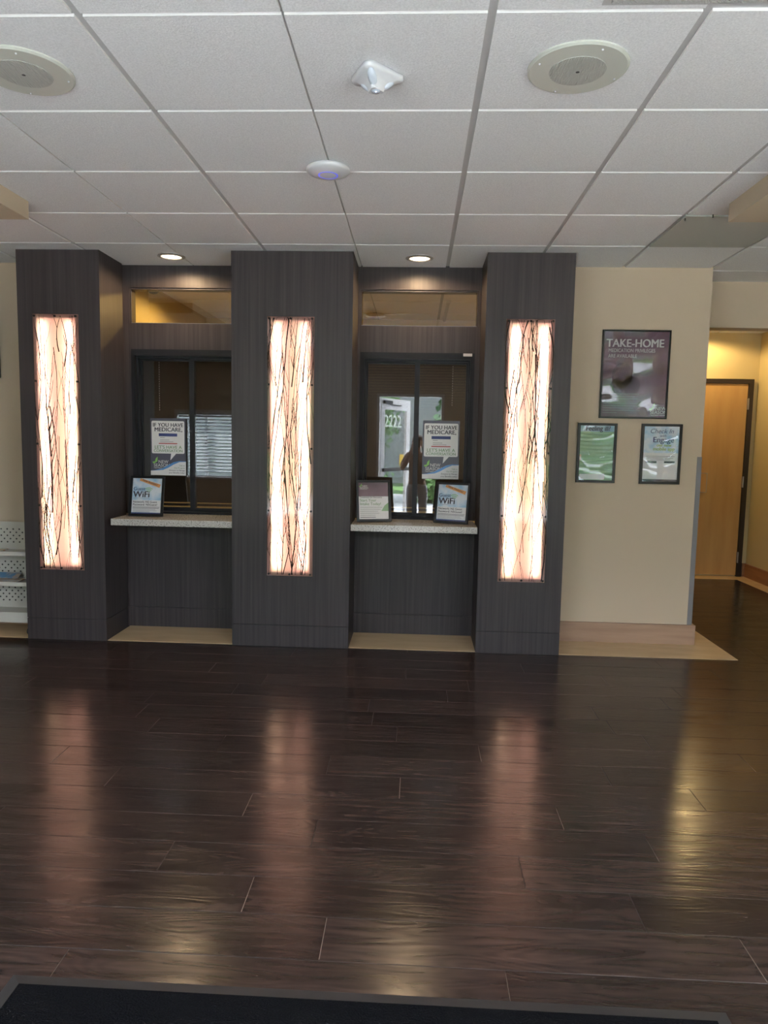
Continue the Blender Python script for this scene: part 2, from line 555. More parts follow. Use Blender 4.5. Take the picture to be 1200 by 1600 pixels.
# ------------------------------------------------------------------ the room shell
def build_floor():
    pw, pl, y0 = 0.1823, 1.22, 1.8205
    known = {-1: 0.275, 0: -0.239, 1: 0.717, 2: 0.387, 3: -0.344, 4: 0.585, 5: -1.258, 6: -0.36, 7: 0.325}
    bm = bmesh.new()
    lay = bm.loops.layers.float_color.new('rnd')
    ch, gap = 0.0012, 0.0007

    def plank(xa, xb, ya, yb, c):
        if xb - xa < 0.01 or yb - ya < 0.01: return
        xa += gap; xb -= gap; ya += gap; yb -= gap
        top = [bm.verts.new(p) for p in ((xa + ch, ya + ch, 0), (xb - ch, ya + ch, 0), (xb - ch, yb - ch, 0), (xa + ch, yb - ch, 0))]
        bot = [bm.verts.new(p) for p in ((xa, ya, -0.0012), (xb, ya, -0.0012), (xb, yb, -0.0012), (xa, yb, -0.0012))]
        fs = [bm.faces.new(top)]
        for i in range(4):
            j = (i + 1) % 4
            fs.append(bm.faces.new((bot[i], bot[j], top[j], top[i])))
        for f in fs:
            for lp in f.loops: lp[lay] = (*c, 1)
    k = int(math.floor((YF - 0.15 - y0) / pw))
    worn = []
    while y0 + k * pw < 8.0:
        ya, yb = max(y0 + k * pw, YF - 0.15), min(y0 + (k + 1) * pw, 8.02)
        off = known.get(k, random.uniform(0, pl))
        x = off - pl * math.ceil((off - XL) / pl)
        while x < XR:
            c = (random.random(), random.random(), random.random())
            plank(max(x, XL), min(x + pl, XR), ya, yb, c)
            if k in known and -1.7 < x < 1.7: worn.append((x, ya, yb))
            x += pl
        k += 1
    f = bm.faces.new([bm.verts.new(p) for p in ((XL, YF - 0.15, -0.0013), (XR, YF - 0.15, -0.0013), (XR, 8.02, -0.0013), (XL, 8.02, -0.0013))])
    f.material_index = 1
    for x, ya, yb in worn:
        a = ya + 0.004; b = yb - random.uniform(0.004, 0.05)
        w = random.choice((0.0006, 0.0009, 0.0014))
        if random.random() < 0.45: continue
        f = bm.faces.new([bm.verts.new(p) for p in ((x - w, a, 0.0004), (x + w, a, 0.0004), (x + w * 0.6, b, 0.0004), (x - w * 0.6, b, 0.0004))])
        f.material_index = 2
    # slab below
    for q in (((XL, YF - 0.15, -0.1), (XR, YF - 0.15, -0.1), (XR, 8.02, -0.1), (XL, 8.02, -0.1)),):
        bm.faces.new([bm.verts.new(p) for p in q]).material_index = 1
    me = bpy.data.meshes.new('floor')
    bm.to_mesh(me); bm.free()
    for m in (M['plank'], M['gap'], M['worn']): me.materials.append(m)
    o = bpy.data.objects.new('floor', me)
    COL.objects.link(o)
    struct(o)


build_floor()

# maple border strips let into the floor
def strip(n, x0, x1, y0, y1, m='maple'):
    struct(MB().box(x0, x1, y0, y1, -0.001, 0.0025).build('trim_%d' % n, M[m]))


strip(1, COLS[0][1], COLS[1][0], 4.790, YN)
strip(2, COLS[1][1], COLS[2][0], 4.790, YN)
b = MB(); b.prism([(COLS[2][1], 4.787), (2.212, 4.787), (2.212, 5.70), (2.03, 5.70), (2.03, YW), (COLS[2][1], YW)], -0.001, 0.0025)
struct(b.build('trim_3', M['maple']))
strip(4, XL, COLS[0][0], 4.790, YW)
b = MB(); b.prism([(2.03, 7.78), (3.525, 7.78), (3.525, YF), (XR, YF), (XR, 8.0), (2.03, 8.0)], -0.001, 0.0025)
struct(b.build('trim_5', M['maple']))


def build_ceiling():
    b = MB()
    kx0, kx1 = int(math.floor((XL - GX) / G)), int(math.ceil((XR - GX) / G))
    jy0, jy1 = int(math.floor((YF - GY) / G)), int(math.ceil((8.02 - GY) / G))
    b.mi = 1
    b.box(XL, XR, YF - 0.15, 8.05, H + 0.009, H + 0.05)
    for j in range(jy0, jy1):
        for k in range(kx0, kx1):
            if k == 4 and j == 3: continue                      # the smooth access panel
            if j in (-1, -2) and k in (3, 4): continue            # the perforated vent's bay
            def gx(kk): return 0.004 if kk in (1, -1) else 0.013
            xa, xb = GX + k * G + gx(k), GX + (k + 1) * G - gx(k + 1)
            ya, yb = GY + j * G + 0.0075, GY + (j + 1) * G - 0.0075
            xa, xb = max(xa, XL), min(xb, XR); ya, yb = max(ya, YF), min(yb, 8.02)
            if xb - xa < 0.03 or yb - ya < 0.03: continue
            z0, z1 = H, H + 0.0095
            b.mi = 0
            b.quad((xa, ya, z0), (xa, yb, z0), (xb, yb, z0), (xb, ya, z0))
            b.mi = 2
            b.quad((xa, ya, z0), (xb, ya, z0), (xb, ya, z1), (xa, ya, z1))
            b.quad((xa, yb, z0), (xb, yb, z0), (xb, yb, z1), (xa, yb, z1))
            b.quad((xa, ya, z0), (xa, yb, z0), (xa, yb, z1), (xa, ya, z1))
            b.quad((xb, ya, z0), (xb, yb, z0), (xb, yb, z1), (xb, ya, z1))
    struct(b.build('ceiling', [M['tile'], M['tee'], M['tile_edge']], fix=False))


build_ceiling()

# soffits left and right over the lobby
struct(MB().box(XL, -2.097, YF, 3.824, 2.580, H + 0.009).build('trim_6', M['soffit']))
struct(MB().box(1.562, XR, YF, 3.820, 2.582, H + 0.009).build('trim_7', M['soffit']))

# side walls and front wall with door and windows
struct(MB().box(XL - 0.12, XL, YF - 0.15, YW, -0.01, H + 0.05).build('wall_left', M['cream']))
struct(MB().box(XR, XR + 0.12, YF - 0.15, 8.12, -0.01, H + 0.05).build('wall_right', M['hallpaint']))
fw = MB()
xs = [XL] + [v for w in (FW[0], FW[1], DOOR, FW[2]) for v in w] + [XR]
for a, c in zip(xs[0::2], xs[1::2]):
    fw.box(a, c, YF - 0.15, YF, -0.01, H + 0.05)
for (a, c), (WZ0, WZ1) in zip(FW, FWZ):
    fw.box(a, c, YF - 0.15, YF, -0.01, WZ0)
    fw.box(a, c, YF - 0.15, YF, WZ1, H + 0.05)
fw.box(DOOR[0], DOOR[1], YF - 0.15, YF, 2.15, H + 0.05)
struct(fw.build('wall_front', M['cream']))

# back wall: cream parts left and right of the columns
struct(MB().box(XL, COLS[0][1] - 0.02, YW, YW + 0.12, -0.01, H + 0.012).build('wall_back_left', M['cream']))
wb = MB().box(COLS[2][0] + 0.02, 2.025, YW, YW + 0.12, -0.01, H + 0.012)
wb.box(1.905, 2.025, YW + 0.12, 5.70, -0.01, H + 0.012)
struct(wb.build('wall_back_right', M['cream']))
# baseboards
bb = MB().box(COLS[2][1], 2.050, YW - 0.022, YW, 0.0025, 0.146).box(2.025, 2.050, YW, 5.70, 0.0025, 0.146)
struct(bb.build('baseboard_back_right', M['baseboard']))
struct(MB().box(XL, COLS[0][0], YW - 0.022, YW, 0.0025, 0.146).build('baseboard_back_left', M['baseboard']))
# corner guard
g = MB().box(1.996, 2.029, YW - 0.004, YW, 0.146, 1.366).box(2.025, 2.029, YW, YW + 0.035, 0.146, 1.366)
tag(g.build('corner_guard', M['guard']), 'grey vinyl corner guard on the lower outer corner of the cream wall', 'corner guard')

# hallway on the right
struct(MB().box(2.025, XR, 5.56, 5.70, 2.334, H + 0.009).build('trim_8', M['cream']))
struct(MB().box(1.90, XR, 8.0, 8.12, -0.01, H + 0.05).build('wall_hall_back', M['hallpaint']))
struct(MB().box(1.785, 1.905, 5.27, 8.0, -0.01, H + 0.012).build('wall_hall_left', M['hallpaint']))
struct(MB().box(3.66, XR, 7.975, 8.0, 0.0025, 0.150).box(XR - 0.022, XR, YF, 8.0, 0.0025, 0.150).build('baseboard_right', M['hallbase']))
dr = thing('door_1', None, None, (3.13, 7.99, 0))
struct(dr)
f = MB().box(2.62, 2.672, 7.955, 8.0, 0.0025, 2.177).box(3.592, 3.642, 7.955, 8.0, 0.0025, 2.177).box(2.672, 3.592, 7.955, 8.0, 2.130, 2.177)
f.build('door_frame', M['door_frame'], dr)
leaf = MB().box(2.677, 3.588, 7.972, 7.998, 0.018, 2.126).build('door_leaf', M['maple_door'], dr)
pl = MB().box(3.00, 3.202, 7.966, 7.972, 0.940, 1.145).build('push_plate', M['maple_door'], leaf)
MB().box(3.00, 3.206, 7.964, 7.968, 1.145, 1.151).box(3.202, 3.208, 7.964, 7.968, 0.936, 1.151).box(3.00, 3.206, 7.964, 7.968, 0.934, 0.940).build('plate_rim', M['steel'], leaf)
for z in (0.22, 1.06, 1.91):
    MB().box(3.583, 3.597, 7.945, 7.973, z - 0.06, z + 0.06).cyl((3.590, 7.947, z - 0.06), 0.007, 0.12).build('hinge', M['steel'], dr)

# niche walls (dark laminate) round the service windows
NX = [(COLS[0][1], COLS[1][0]), (COLS[1][1], COLS[2][0])]
WINX = [(-2.108, -1.285), (-0.423, 0.400)]
TRX = [(-2.118, -1.262), (-0.431, 0.421)]
for i, ((a, c), (wa, wc), (ta, tc_)) in enumerate(zip(NX, WINX, TRX)):
    s = MB()
    s.box(a - 0.02, c + 0.02, YN, YN + 0.10, 2.515, H + 0.009)          # head band
    s.box(a - 0.02, ta, YN, YN + 0.10, 2.262, 2.515)
    s.box(tc_, c + 0.02, YN, YN + 0.10, 2.262, 2.515)
    s.box(a - 0.02, c + 0.02, YN, YN + 0.10, 2.074, 2.262)              # band between transom and window
    s.box(a - 0.02, wa, YN, YN + 0.10, 0.866, 2.074)
    s.box(wc, c + 0.02, YN, YN + 0.10, 0.866, 2.074)
    s.box(a - 0.02, c + 0.02, YN, YN + 0.10, 0.156, 0.820)              # apron under the counter
    s.box(a - 0.02, c + 0.02, YN + 0.006, YN + 0.10, 0.148, 0.156)
    s.box(a - 0.02, c + 0.02, YN - 0.003, YN + 0.10, 0.0, 0.150)
    struct(s.build(('wall_niche_left', 'wall_niche_right')[i], M['laminate']))

# back office behind the windows
struct(MB().box(-2.33, -2.21, YN + 0.13, 8.0, -0.01, H + 0.012).build('wall_office_left', M['office_wall']))
struct(MB().box(-2.33, 1.90, 8.0, 8.12, -0.01, H + 0.05).build('wall_office_back', M['office_wall']))
struct(MB().box(-2.21, 1.785, 7.40, 8.0, 2.46, H + 0.009).build('trim_9', M['office_wall']))

tag(MB().box(0.235, 0.262, 6.38, 7.35, H - 0.022, H - 0.001).cyl((0.2485, 6.38, H - 0.020), 0.022, 0.019, n=16).build('reflection_bar', M['rack'], bevel=0.0), 'thin white bar added on the office ceiling for a reflected bright line in the right transom window', 'added bar')  # added bar, stands in for a bright reflected line in the transom glass
t = thing('dome_camera', 'dark dome security camera under the office ceiling seen through the left transom window', 'security camera', (-2.165, 5.80, H))
MB().lathe((0, 0, 0), [(0.075, 0.0), (0.075, -0.020), (0.062, -0.026)], 28).build('camera_base', M['white_plastic'], t, local=True)
MB().lathe((0, 0, 0), [(0.060, -0.026), (0.052, -0.055), (0.028, -0.078), (0, -0.085)], 28).build('camera_dome', M['black'], t, local=True)

# ------------------------------------------------------------------ columns
CLAB = ['dark wood-laminate column at the far left, beside the white rack',
        'dark wood-laminate column between the two service windows',
        'dark wood-laminate column beside the cream wall with the posters']
CY1 = YN + 0.06
for i, ((a, c), (pa, pb)) in enumerate(zip(COLS, PANX)):
    t = thing('column', CLAB[i], 'column', ((a + c) / 2, (YC + CY1) / 2, 0), group='dark laminate columns')
    ha, hb, hz0, hz1 = pa + 0.028, pb - 0.028, PZ0 + 0.028, PZ1 - 0.028
    yb = YC + 0.13
    s = MB()
    s.box(a, ha, YC, yb, 0.154, H - 0.0005).box(hb, c, YC, yb, 0.154, H - 0.0005)
    s.box(ha, hb, YC, yb, 0.154, hz0).box(ha, hb, YC, yb, hz1, H - 0.0005)
    s.box(a, c, yb, YN if i != 0 and i != 2 else YW - 0.0, 0.154, H - 0.0005)
    s.build('column_cladding', M['laminate'], t)
    MB().box(a + 0.005, c - 0.005, YC + 0.005, YN - 0.005 if i == 1 else YW - 0.005, 0.149, 0.154).build('reveal', M['gap'], t)
    MB().box(a, c, YC, YN - 0.004 if i == 1 else YW - 0.002, 0.0, 0.1495).build('plinth', M['laminate'], t)


# ------------------------------------------------------------------ resin light panels
def twig_set(b, pa, pb, y, n, rng):
    w = pb - pa
    for _ in range(n):
        up = rng.random() < 0.5
        x = rng.uniform(pa + 0.012, pb - 0.012)
        L = rng.uniform(0.35, 1.25)
        z = rng.uniform(PZ0 + 0.01, PZ1 - 0.2)
        if rng.random() < 0.35: z = PZ0 + 0.01
        L = min(L, PZ1 - 0.01 - z)
        r0 = rng.choice((0.0012, 0.0016, 0.0021, 0.0028, 0.0038))
        ns = int(L / 0.045) + 2
        lean = rng.uniform(-0.09, 0.09)
        bow = rng.uniform(-0.035, 0.035)
        pts, rad = [], []
        jx = 0
        yy = y + rng.uniform(-0.001, 0.0015)
        for k in range(ns):
            t = k / (ns - 1)
            jx += rng.uniform(-0.0028, 0.0028)
            xx = x + lean * t * L + bow * math.sin(PI * t) + jx
            xx = min(max(xx, pa + 0.004), pb - 0.004)
            pts.append((xx, yy, z + (t if up else 1 - t) * L))
            rad.append(r0 * (1 - 0.75 * t) + 0.0004)
        b.tube(pts, rad, 4)
        # side shoots
        for _s in range(rng.randint(1, 4)):
            k = rng.randint(1, ns - 2)
            p = pts[k]
            sx = rng.choice((-1, 1))
            LL = rng.uniform(0.05, 0.22)
            dz = (1 if up else -1)
            q, rq = [], []
            for m_ in range(6):
                u = m_ / 5
                xx = min(max(p[0] + sx * LL * (0.34 * u - 0.10 * u * u) + rng.uniform(-0.0012, 0.0012), pa + 0.003), pb - 0.003)
                zz = min(max(p[2] + dz * LL * u, PZ0 + 0.004), PZ1 - 0.004)
                q.append((xx, p[1], zz))
                rq.append(rad[k] * 0.7 * (1 - 0.6 * u) + 0.0003)
            b.tube(q, rq, 4)
        # buds
        for k in range(1, ns - 1):
            if rng.random() < 0.45:
                p = pts[k]
                sx = rng.choice((-1, 1))
                dz = 0.006 * (1 if up else -1)
                b.tube([p, (p[0] + sx * 0.004, p[1], p[2] + dz)], [rad[k] * 1.1, rad[k] * 0.7], 4)


PLAB = ['tall glowing panel with embedded twigs on the far left column beside the white rack',
        'tall glowing panel with embedded twigs on the middle column between the two windows',
        'tall glowing panel with embedded twigs on the column nearest the cream wall']
for i, (pa, pb) in enumerate(PANX):
    t = thing('light_panel', PLAB[i], 'light panel', ((pa + pb) / 2, YC, PZ0), group='backlit twig panels on the columns')
    yf = YC - 0.0145
    s = MB()
    s.mi = 0
    x0, x1, z0, z1, y0, y1 = pa, pb, PZ0, PZ1, yf, yf + 0.010
    s.quad((x0, y0, z0), (x1, y0, z0), (x1, y0, z1), (x0, y0, z1))
    s.quad((x0, y0, z0), (x0, y1, z0), (x1, y1, z0), (x1, y0, z0))
    s.quad((x0, y0, z1), (x1, y0, z1), (x1, y1, z1), (x0, y1, z1))
    s.quad((x0, y0, z0), (x0, y0, z1), (x0, y1, z1), (x0, y1, z0))
    s.quad((x1, y0, z0), (x1, y1, z0), (x1, y1, z1), (x1, y0, z1))
    s.mi = 1
    s.quad((x0, y1, z0), (x0, y1, z1), (x1, y1, z1), (x1, y1, z0))
    s.build('resin_sheet', [M['resin_front'], M['resin_back']], t, fix=False)
    ha, hb, hz0, hz1 = pa + 0.028, pb - 0.028, PZ0 + 0.028, PZ1 - 0.028
    ybk = YC + 0.115
    s = MB()
    e = 0.0015
    s.box(ha, hb, ybk - 0.004, ybk, hz0, hz1)
    s.box(ha, ha + e, YC + 0.0005, ybk, hz0, hz1).box(hb - e, hb, YC, ybk, hz0, hz1)
    s.box(ha, hb, YC, ybk, hz0, hz0 + e).box(ha, hb, YC, ybk, hz1 - e, hz1)
    s.build('light_box', M['lightbox'], t)
    for sx in (-0.090, 0.090):
        MB().cyl(((pa + pb) / 2 + sx, YC + 0.020, PZ0 + 0.05), 0.007, PZ1 - PZ0 - 0.10, n=8).build('lamp_tube', M['tube'], t)
    cz = [(pa + 0.014, PZ1 - 0.014), ((pa + pb) / 2, PZ1 - 0.014), (pb - 0.014, PZ1 - 0.014),
          (pa + 0.014, PZ0 + 0.014), ((pa + pb) / 2, PZ0 + 0.014), (pb - 0.014, PZ0 + 0.014)]
    for z in (1.800, 1.376, 0.952): cz += [(pa + 0.012, z), (pb - 0.012, z)]
    for (x, z) in cz:
        s = MB().cyl((x, yf - 0.006, z), 0.0075, 0.006, 'Y', 14).cyl((x, yf + 0.010, z), 0.005, 0.0045, 'Y', 12)
        s.build('standoff_bolt', M['bolt'], t)
    rng = random.Random(31 + i)
    s = MB()
    twig_set(s, pa, pb, yf + 0.0045, 46, rng)
    o = s.build('embedded_twigs', M['twig'], t)
    o['kind'] = 'stuff'


# ------------------------------------------------------------------ text and print helpers
def text_part(name, txt, m, parent, x, z, size, y, align='LEFT', bold=0.0, sx=1.0, ital=0.0, depth=0.0003):
    cu = bpy.data.curves.new('t', 'FONT')
    cu.body = txt
    cu.size = size
    cu.align_x = align
    cu.offset = 0.0
    cu.shear = ital
    cu.extrude = depth
    cu.resolution_u = 3
    tmp = bpy.data.objects.new('t', cu)
    COL.objects.link(tmp)
    dg = bpy.context.evaluated_depsgraph_get()
    me = bpy.data.meshes.new_from_object(tmp.evaluated_get(dg))
    bpy.data.objects.remove(tmp)
    for v in me.vertices:
        v.co = Vector((x + v.co.x * sx, y - v.co.z, z + v.co.y))
    if bold > 0.005:
        bm = bmesh.new(); bm.from_mesh(me)
        g_ = bmesh.ops.duplicate(bm, geom=bm.verts[:] + bm.edges[:] + bm.faces[:])
        bmesh.ops.translate(bm, verts=[q for q in g_['geom'] if isinstance(q, bmesh.types.BMVert)], vec=(0.024 * size, -0.00004, 0))
        if bold > 0.010:
            g_ = bmesh.ops.duplicate(bm, geom=bm.verts[:] + bm.edges[:] + bm.faces[:])
            bmesh.ops.translate(bm, verts=[q for q in g_['geom'] if isinstance(q, bmesh.types.BMVert)], vec=(0.030 * size, -0.00008, 0.018 * size))
        bm.to_mesh(me); bm.free()
    me.materials.clear()
    me.materials.append(m)
    me.name = name
    o = bpy.data.objects.new(name, me)
    link(o, parent)
    return o


def rrect(x0, x1, z0, z1, r, n=4):
    p = []
    for cx, cz, a in ((x1 - r, z1 - r, 0), (x0 + r, z1 - r, 1), (x0 + r, z0 + r, 2), (x1 - r, z0 + r, 3)):
        for k in range(n + 1):
            t = (a + k / n) * PI / 2
            p.append((cx + r * math.cos(t), cz + r * math.sin(t)))
    return p


def logo(parent, x, z, s, y, tm):
    b = MB()
    b.slab([(x, z), (x + 0.2 * s, z + 0.12 * s), (x + 0.22 * s, z + 0.45 * s), (x + 0.08 * s, z + 0.30 * s)], y - 0.0006, y)
    b.slab([(x - 0.10 * s, z - 0.02 * s), (x - 0.14 * s, z + 0.10 * s), (x + 0.02 * s, z + 0.12 * s), (x + 0.05 * s, z + 0.0 * s)], y - 0.0006, y)
    b.build('logo_leaf', M['leaf_green'], parent, local=True)
    text_part('logo_lettering', 'NEW', tm, parent, x + 0.26 * s, z, 0.30 * s, y, bold=0.005)
    text_part('logo_lettering', 'SEASON', tm, parent, x - 0.06 * s, z - 0.24 * s, 0.30 * s, y, bold=0.005)
    text_part('logo_lettering', 'TREATMENT CENTER', tm, parent, x - 0.06 * s, z - 0.36 * s, 0.10 * s, y)


def medicare(loc, label):
    w, h = 0.268, 0.426
    t = thing('window_poster', label, 'poster', loc, group='speech bubble posters on the service windows')
    MB().box(-w / 2, w / 2, 0, 0.002, 0, h).build('poster_sheet', M['slate'], t, local=True)
    b = MB().slab(rrect(-w / 2 + 0.010, w / 2 - 0.010, h - 0.262, h - 0.020, 0.010), -0.0006, 0)
    b.slab([(0.022, h - 0.260), (0.062, h - 0.260), (0.016, h - 0.312)], -0.0006, 0)
    b.build('speech_bubble', M['paper'], t, local=True)
    y = -0.0009
    text_part('lettering', 'IF YOU HAVE', M['ink'], t, 0, h - 0.063, 0.040, y, 'CENTER', bold=0.022, sx=0.98)
    text_part('lettering', 'MEDICARE,', M['ink'], t, 0.002, h - 0.098, 0.042, y, 'CENTER', bold=0.026, sx=1.02)
    b = MB().box(-0.070, 0.070, y - 0.0004, y, h - 0.188, h - 0.112)
    b.build('sample_card', M['paper'], t, local=True)
    MB().box(-0.070, 0.070, y - 0.0008, y - 0.0004, h - 0.134, h - 0.112).build('card_band', M['inkblue'], t, local=True)
    MB().box(-0.070, 0.070, y - 0.0008, y - 0.0004, h - 0.191, h - 0.184).build('card_stripe', M['red_print'], t, local=True)
    MB().box(-0.060, -0.025, y - 0.0008, y - 0.0004, h - 0.145, h - 0.142).box(-0.060, 0.01, y - 0.0008, y - 0.0004, h - 0.163, h - 0.160).box(-0.060, 0.04, y - 0.0008, y - 0.0004, h - 0.176, h - 0.173).build('card_lines', M['inkgrey'], t, local=True)
    text_part('lettering', "LET'S HAVE A", M['inkgreen'], t, 0, h - 0.226, 0.034, y, 'CENTER', bold=0.008, sx=1.02)
    text_part('lettering', 'CONVERSATION', M['inkgreen'], t, 0, h - 0.251, 0.029, y, 'CENTER', bold=0.008, sx=1.0)
    logo(t, -0.105, h - 0.335, 0.11, -0.0004, M['lightink'])
    up = [(-w / 2, 0.035), (-w / 2 + 0.03, 0.038), (-0.04, 0.055), (0.0, 0.078), (0.04, 0.100), (0.085, 0.110), (w / 2, 0.108)]
    b = MB().slab([(x, z) for x, z in up] + [(w / 2, 0.001), (-w / 2, 0.001)], -0.0005, 0)
    b.build('white_wave', M['paper'], t, local=True)
    b = MB()
    th = [0.001, 0.003, 0.014, 0.020, 0.018, 0.008, 0.004]
    for k in range(6):
        b.slab([up[k], up[k + 1], (up[k + 1][0], up[k + 1][1] - th[k + 1]), (up[k][0], up[k][1] - th[k])], -0.0010, -0.0005)
    b.build('blue_wave', M['swoosh'], t, local=True)
    for k, (s_, sz) in enumerate((('Talk to', 0.015), ('Our Program', 0.015), ('Director to Manage', 0.015), ('your Benefits today!', 0.015))):
        text_part('lettering', s_, M['inkgreen'] if k < 2 else M['ink'], t, w / 2 - 0.008, 0.070 - k * 0.018, sz, -0.0011, 'RIGHT', bold=0.004)
    return t


def picture_frame(name, label, w, h, loc, rot, group=None, bw=0.016, depth=0.018, cat='picture frame', easel=False):
    """local origin at the bottom centre of the frame's back; the face looks to -Y"""
    t = thing(name, label, cat, loc, rot, group)
    b = MB()
    b.box(-w / 2, -w / 2 + bw, -depth, 0, 0, h).box(w / 2 - bw, w / 2, -depth, 0, 0, h)
    b.box(-w / 2 + bw, w / 2 - bw, -depth, 0, 0, bw).box(-w / 2 + bw, w / 2 - bw, -depth, 0, h - bw, h)
    b.box(-w / 2 + bw, w / 2 - bw, -0.003, 0, bw, h - bw)
    b.build('frame', M['black'], t, local=True)
    if easel:
        b = MB()
        v = [(-0.03, 0.0, h * 0.72), (0.03, 0.0, h * 0.72), (0.03, 0.075, 0.022), (-0.03, 0.075, 0.022)]
        b.quad(*v)
        b.quad(*[(p[0], p[1] + 0.003, p[2]) for p in reversed(v)])
        b.build('easel_back', M['black'], t, local=True, fix=False)
    return t


def wifi(label, loc, rot):
    w, h, bw = 0.248, 0.290, 0.016
    t = picture_frame('framed_notice', label, w, h, loc, rot, 'framed WiFi notices on the counters', easel=True)
    x0, x1, z0, z1 = -w / 2 + bw, w / 2 - bw, bw, h - bw
    y = -0.0075
    MB().box(x0, x1, y, y + 0.002, z0, z1).build('notice_sheet', M['sky_print'], t, local=True)
    MB().box(x0 + 0.002, x1 - 0.002, y - 0.0004, y, z0 + 0.012, z0 + 0.100).build('white_field', M['paper'], t, local=True)
    MB().box(x0, x1, y - 0.0005, y, z0, z0 + 0.010).build('footer_bar', M['inkblue'], t, local=True)
    cx, cz, a = 0.018, h - 0.046, -0.33
    L, hh = 0.078, 0.0125
    c, s = math.cos(a), math.sin(a)
    pts = [(cx + c * u - s * v, min(cz + s * u + c * v, z1)) for u, v in ((-L, -hh), (L, -hh), (L, hh), (-L, hh))]
    MB().slab(pts, y - 0.0008, y).build('orange_banner', M['orange_print'], t, local=True)
    o = text_part('lettering', 'Now Available!', M['ink'], t, 0, 0, 0.019, y - 0.0010, 'CENTER', bold=0.01)
    for v in o.data.vertices:
        u, q = v.co.x, v.co.z - 0.005
        v.co.x, v.co.z = cx + c * u - s * q, cz + s * u + c * q
    for r in (0.014, 0.025, 0.036):
        b = MB()
        p = [(0.012 + r * math.cos(q), 0.168 + r * math.sin(q)) for q in [PI / 2 + 0.75 * (k / 8 - 0.5) * 2 for k in range(9)]]
        q2 = [(0.012 + (r + 0.004) * math.cos(q), 0.168 + (r + 0.004) * math.sin(q)) for q in [PI / 2 + 0.75 * (k / 8 - 0.5) * 2 for k in range(9)]]
        for k in range(8): b.slab([p[k], p[k + 1], q2[k + 1], q2[k]], y - 0.0006, y)
        b.build('signal_arc', M['leaf_green'], t, local=True)
    text_part('lettering', 'Guest', M['inkblue'], t, x0 + 0.006, 0.186, 0.036, y - 0.0006, bold=0.006)
    text_part('lettering', 'WiFi', M['ink'], t, x0 + 0.006, 0.137, 0.062, y - 0.0006, bold=0.012)
    MB().box(x0 + 0.010, 0.018, y - 0.0006, y, 0.130, 0.1315).build('rule', M['inkgrey'], t, local=True)
    text_part('lettering', 'Network: NS Guest', M['ink'], t, x0 + 0.008, 0.096, 0.0215, y - 0.0010, bold=0.01)
    text_part('lettering', 'Password: NSGuest!', M['ink'], t, x0 + 0.008, 0.076, 0.0215, y - 0.0010, bold=0.01)
    b = MB()
    for k, ln in enumerate((0.200, 0.196, 0.170, 0.180, 0.13)):
        zz = 0.064 - k * 0.0085
        b.box(x0 + 0.008, x0 + 0.008 + ln * 0.98, y - 0.0009, y - 0.0004, zz, zz + (0.0035 if k < 2 else 0.002))
    b.build('fine_print', M['inkgrey'], t, local=True)
    MB().box(x0, x1, -depth_glaze, -depth_glaze + 0.0015, z0, z1).build('glazing', M['poster_glaze'], t, local=True)
    return t


depth_glaze = 0.0125

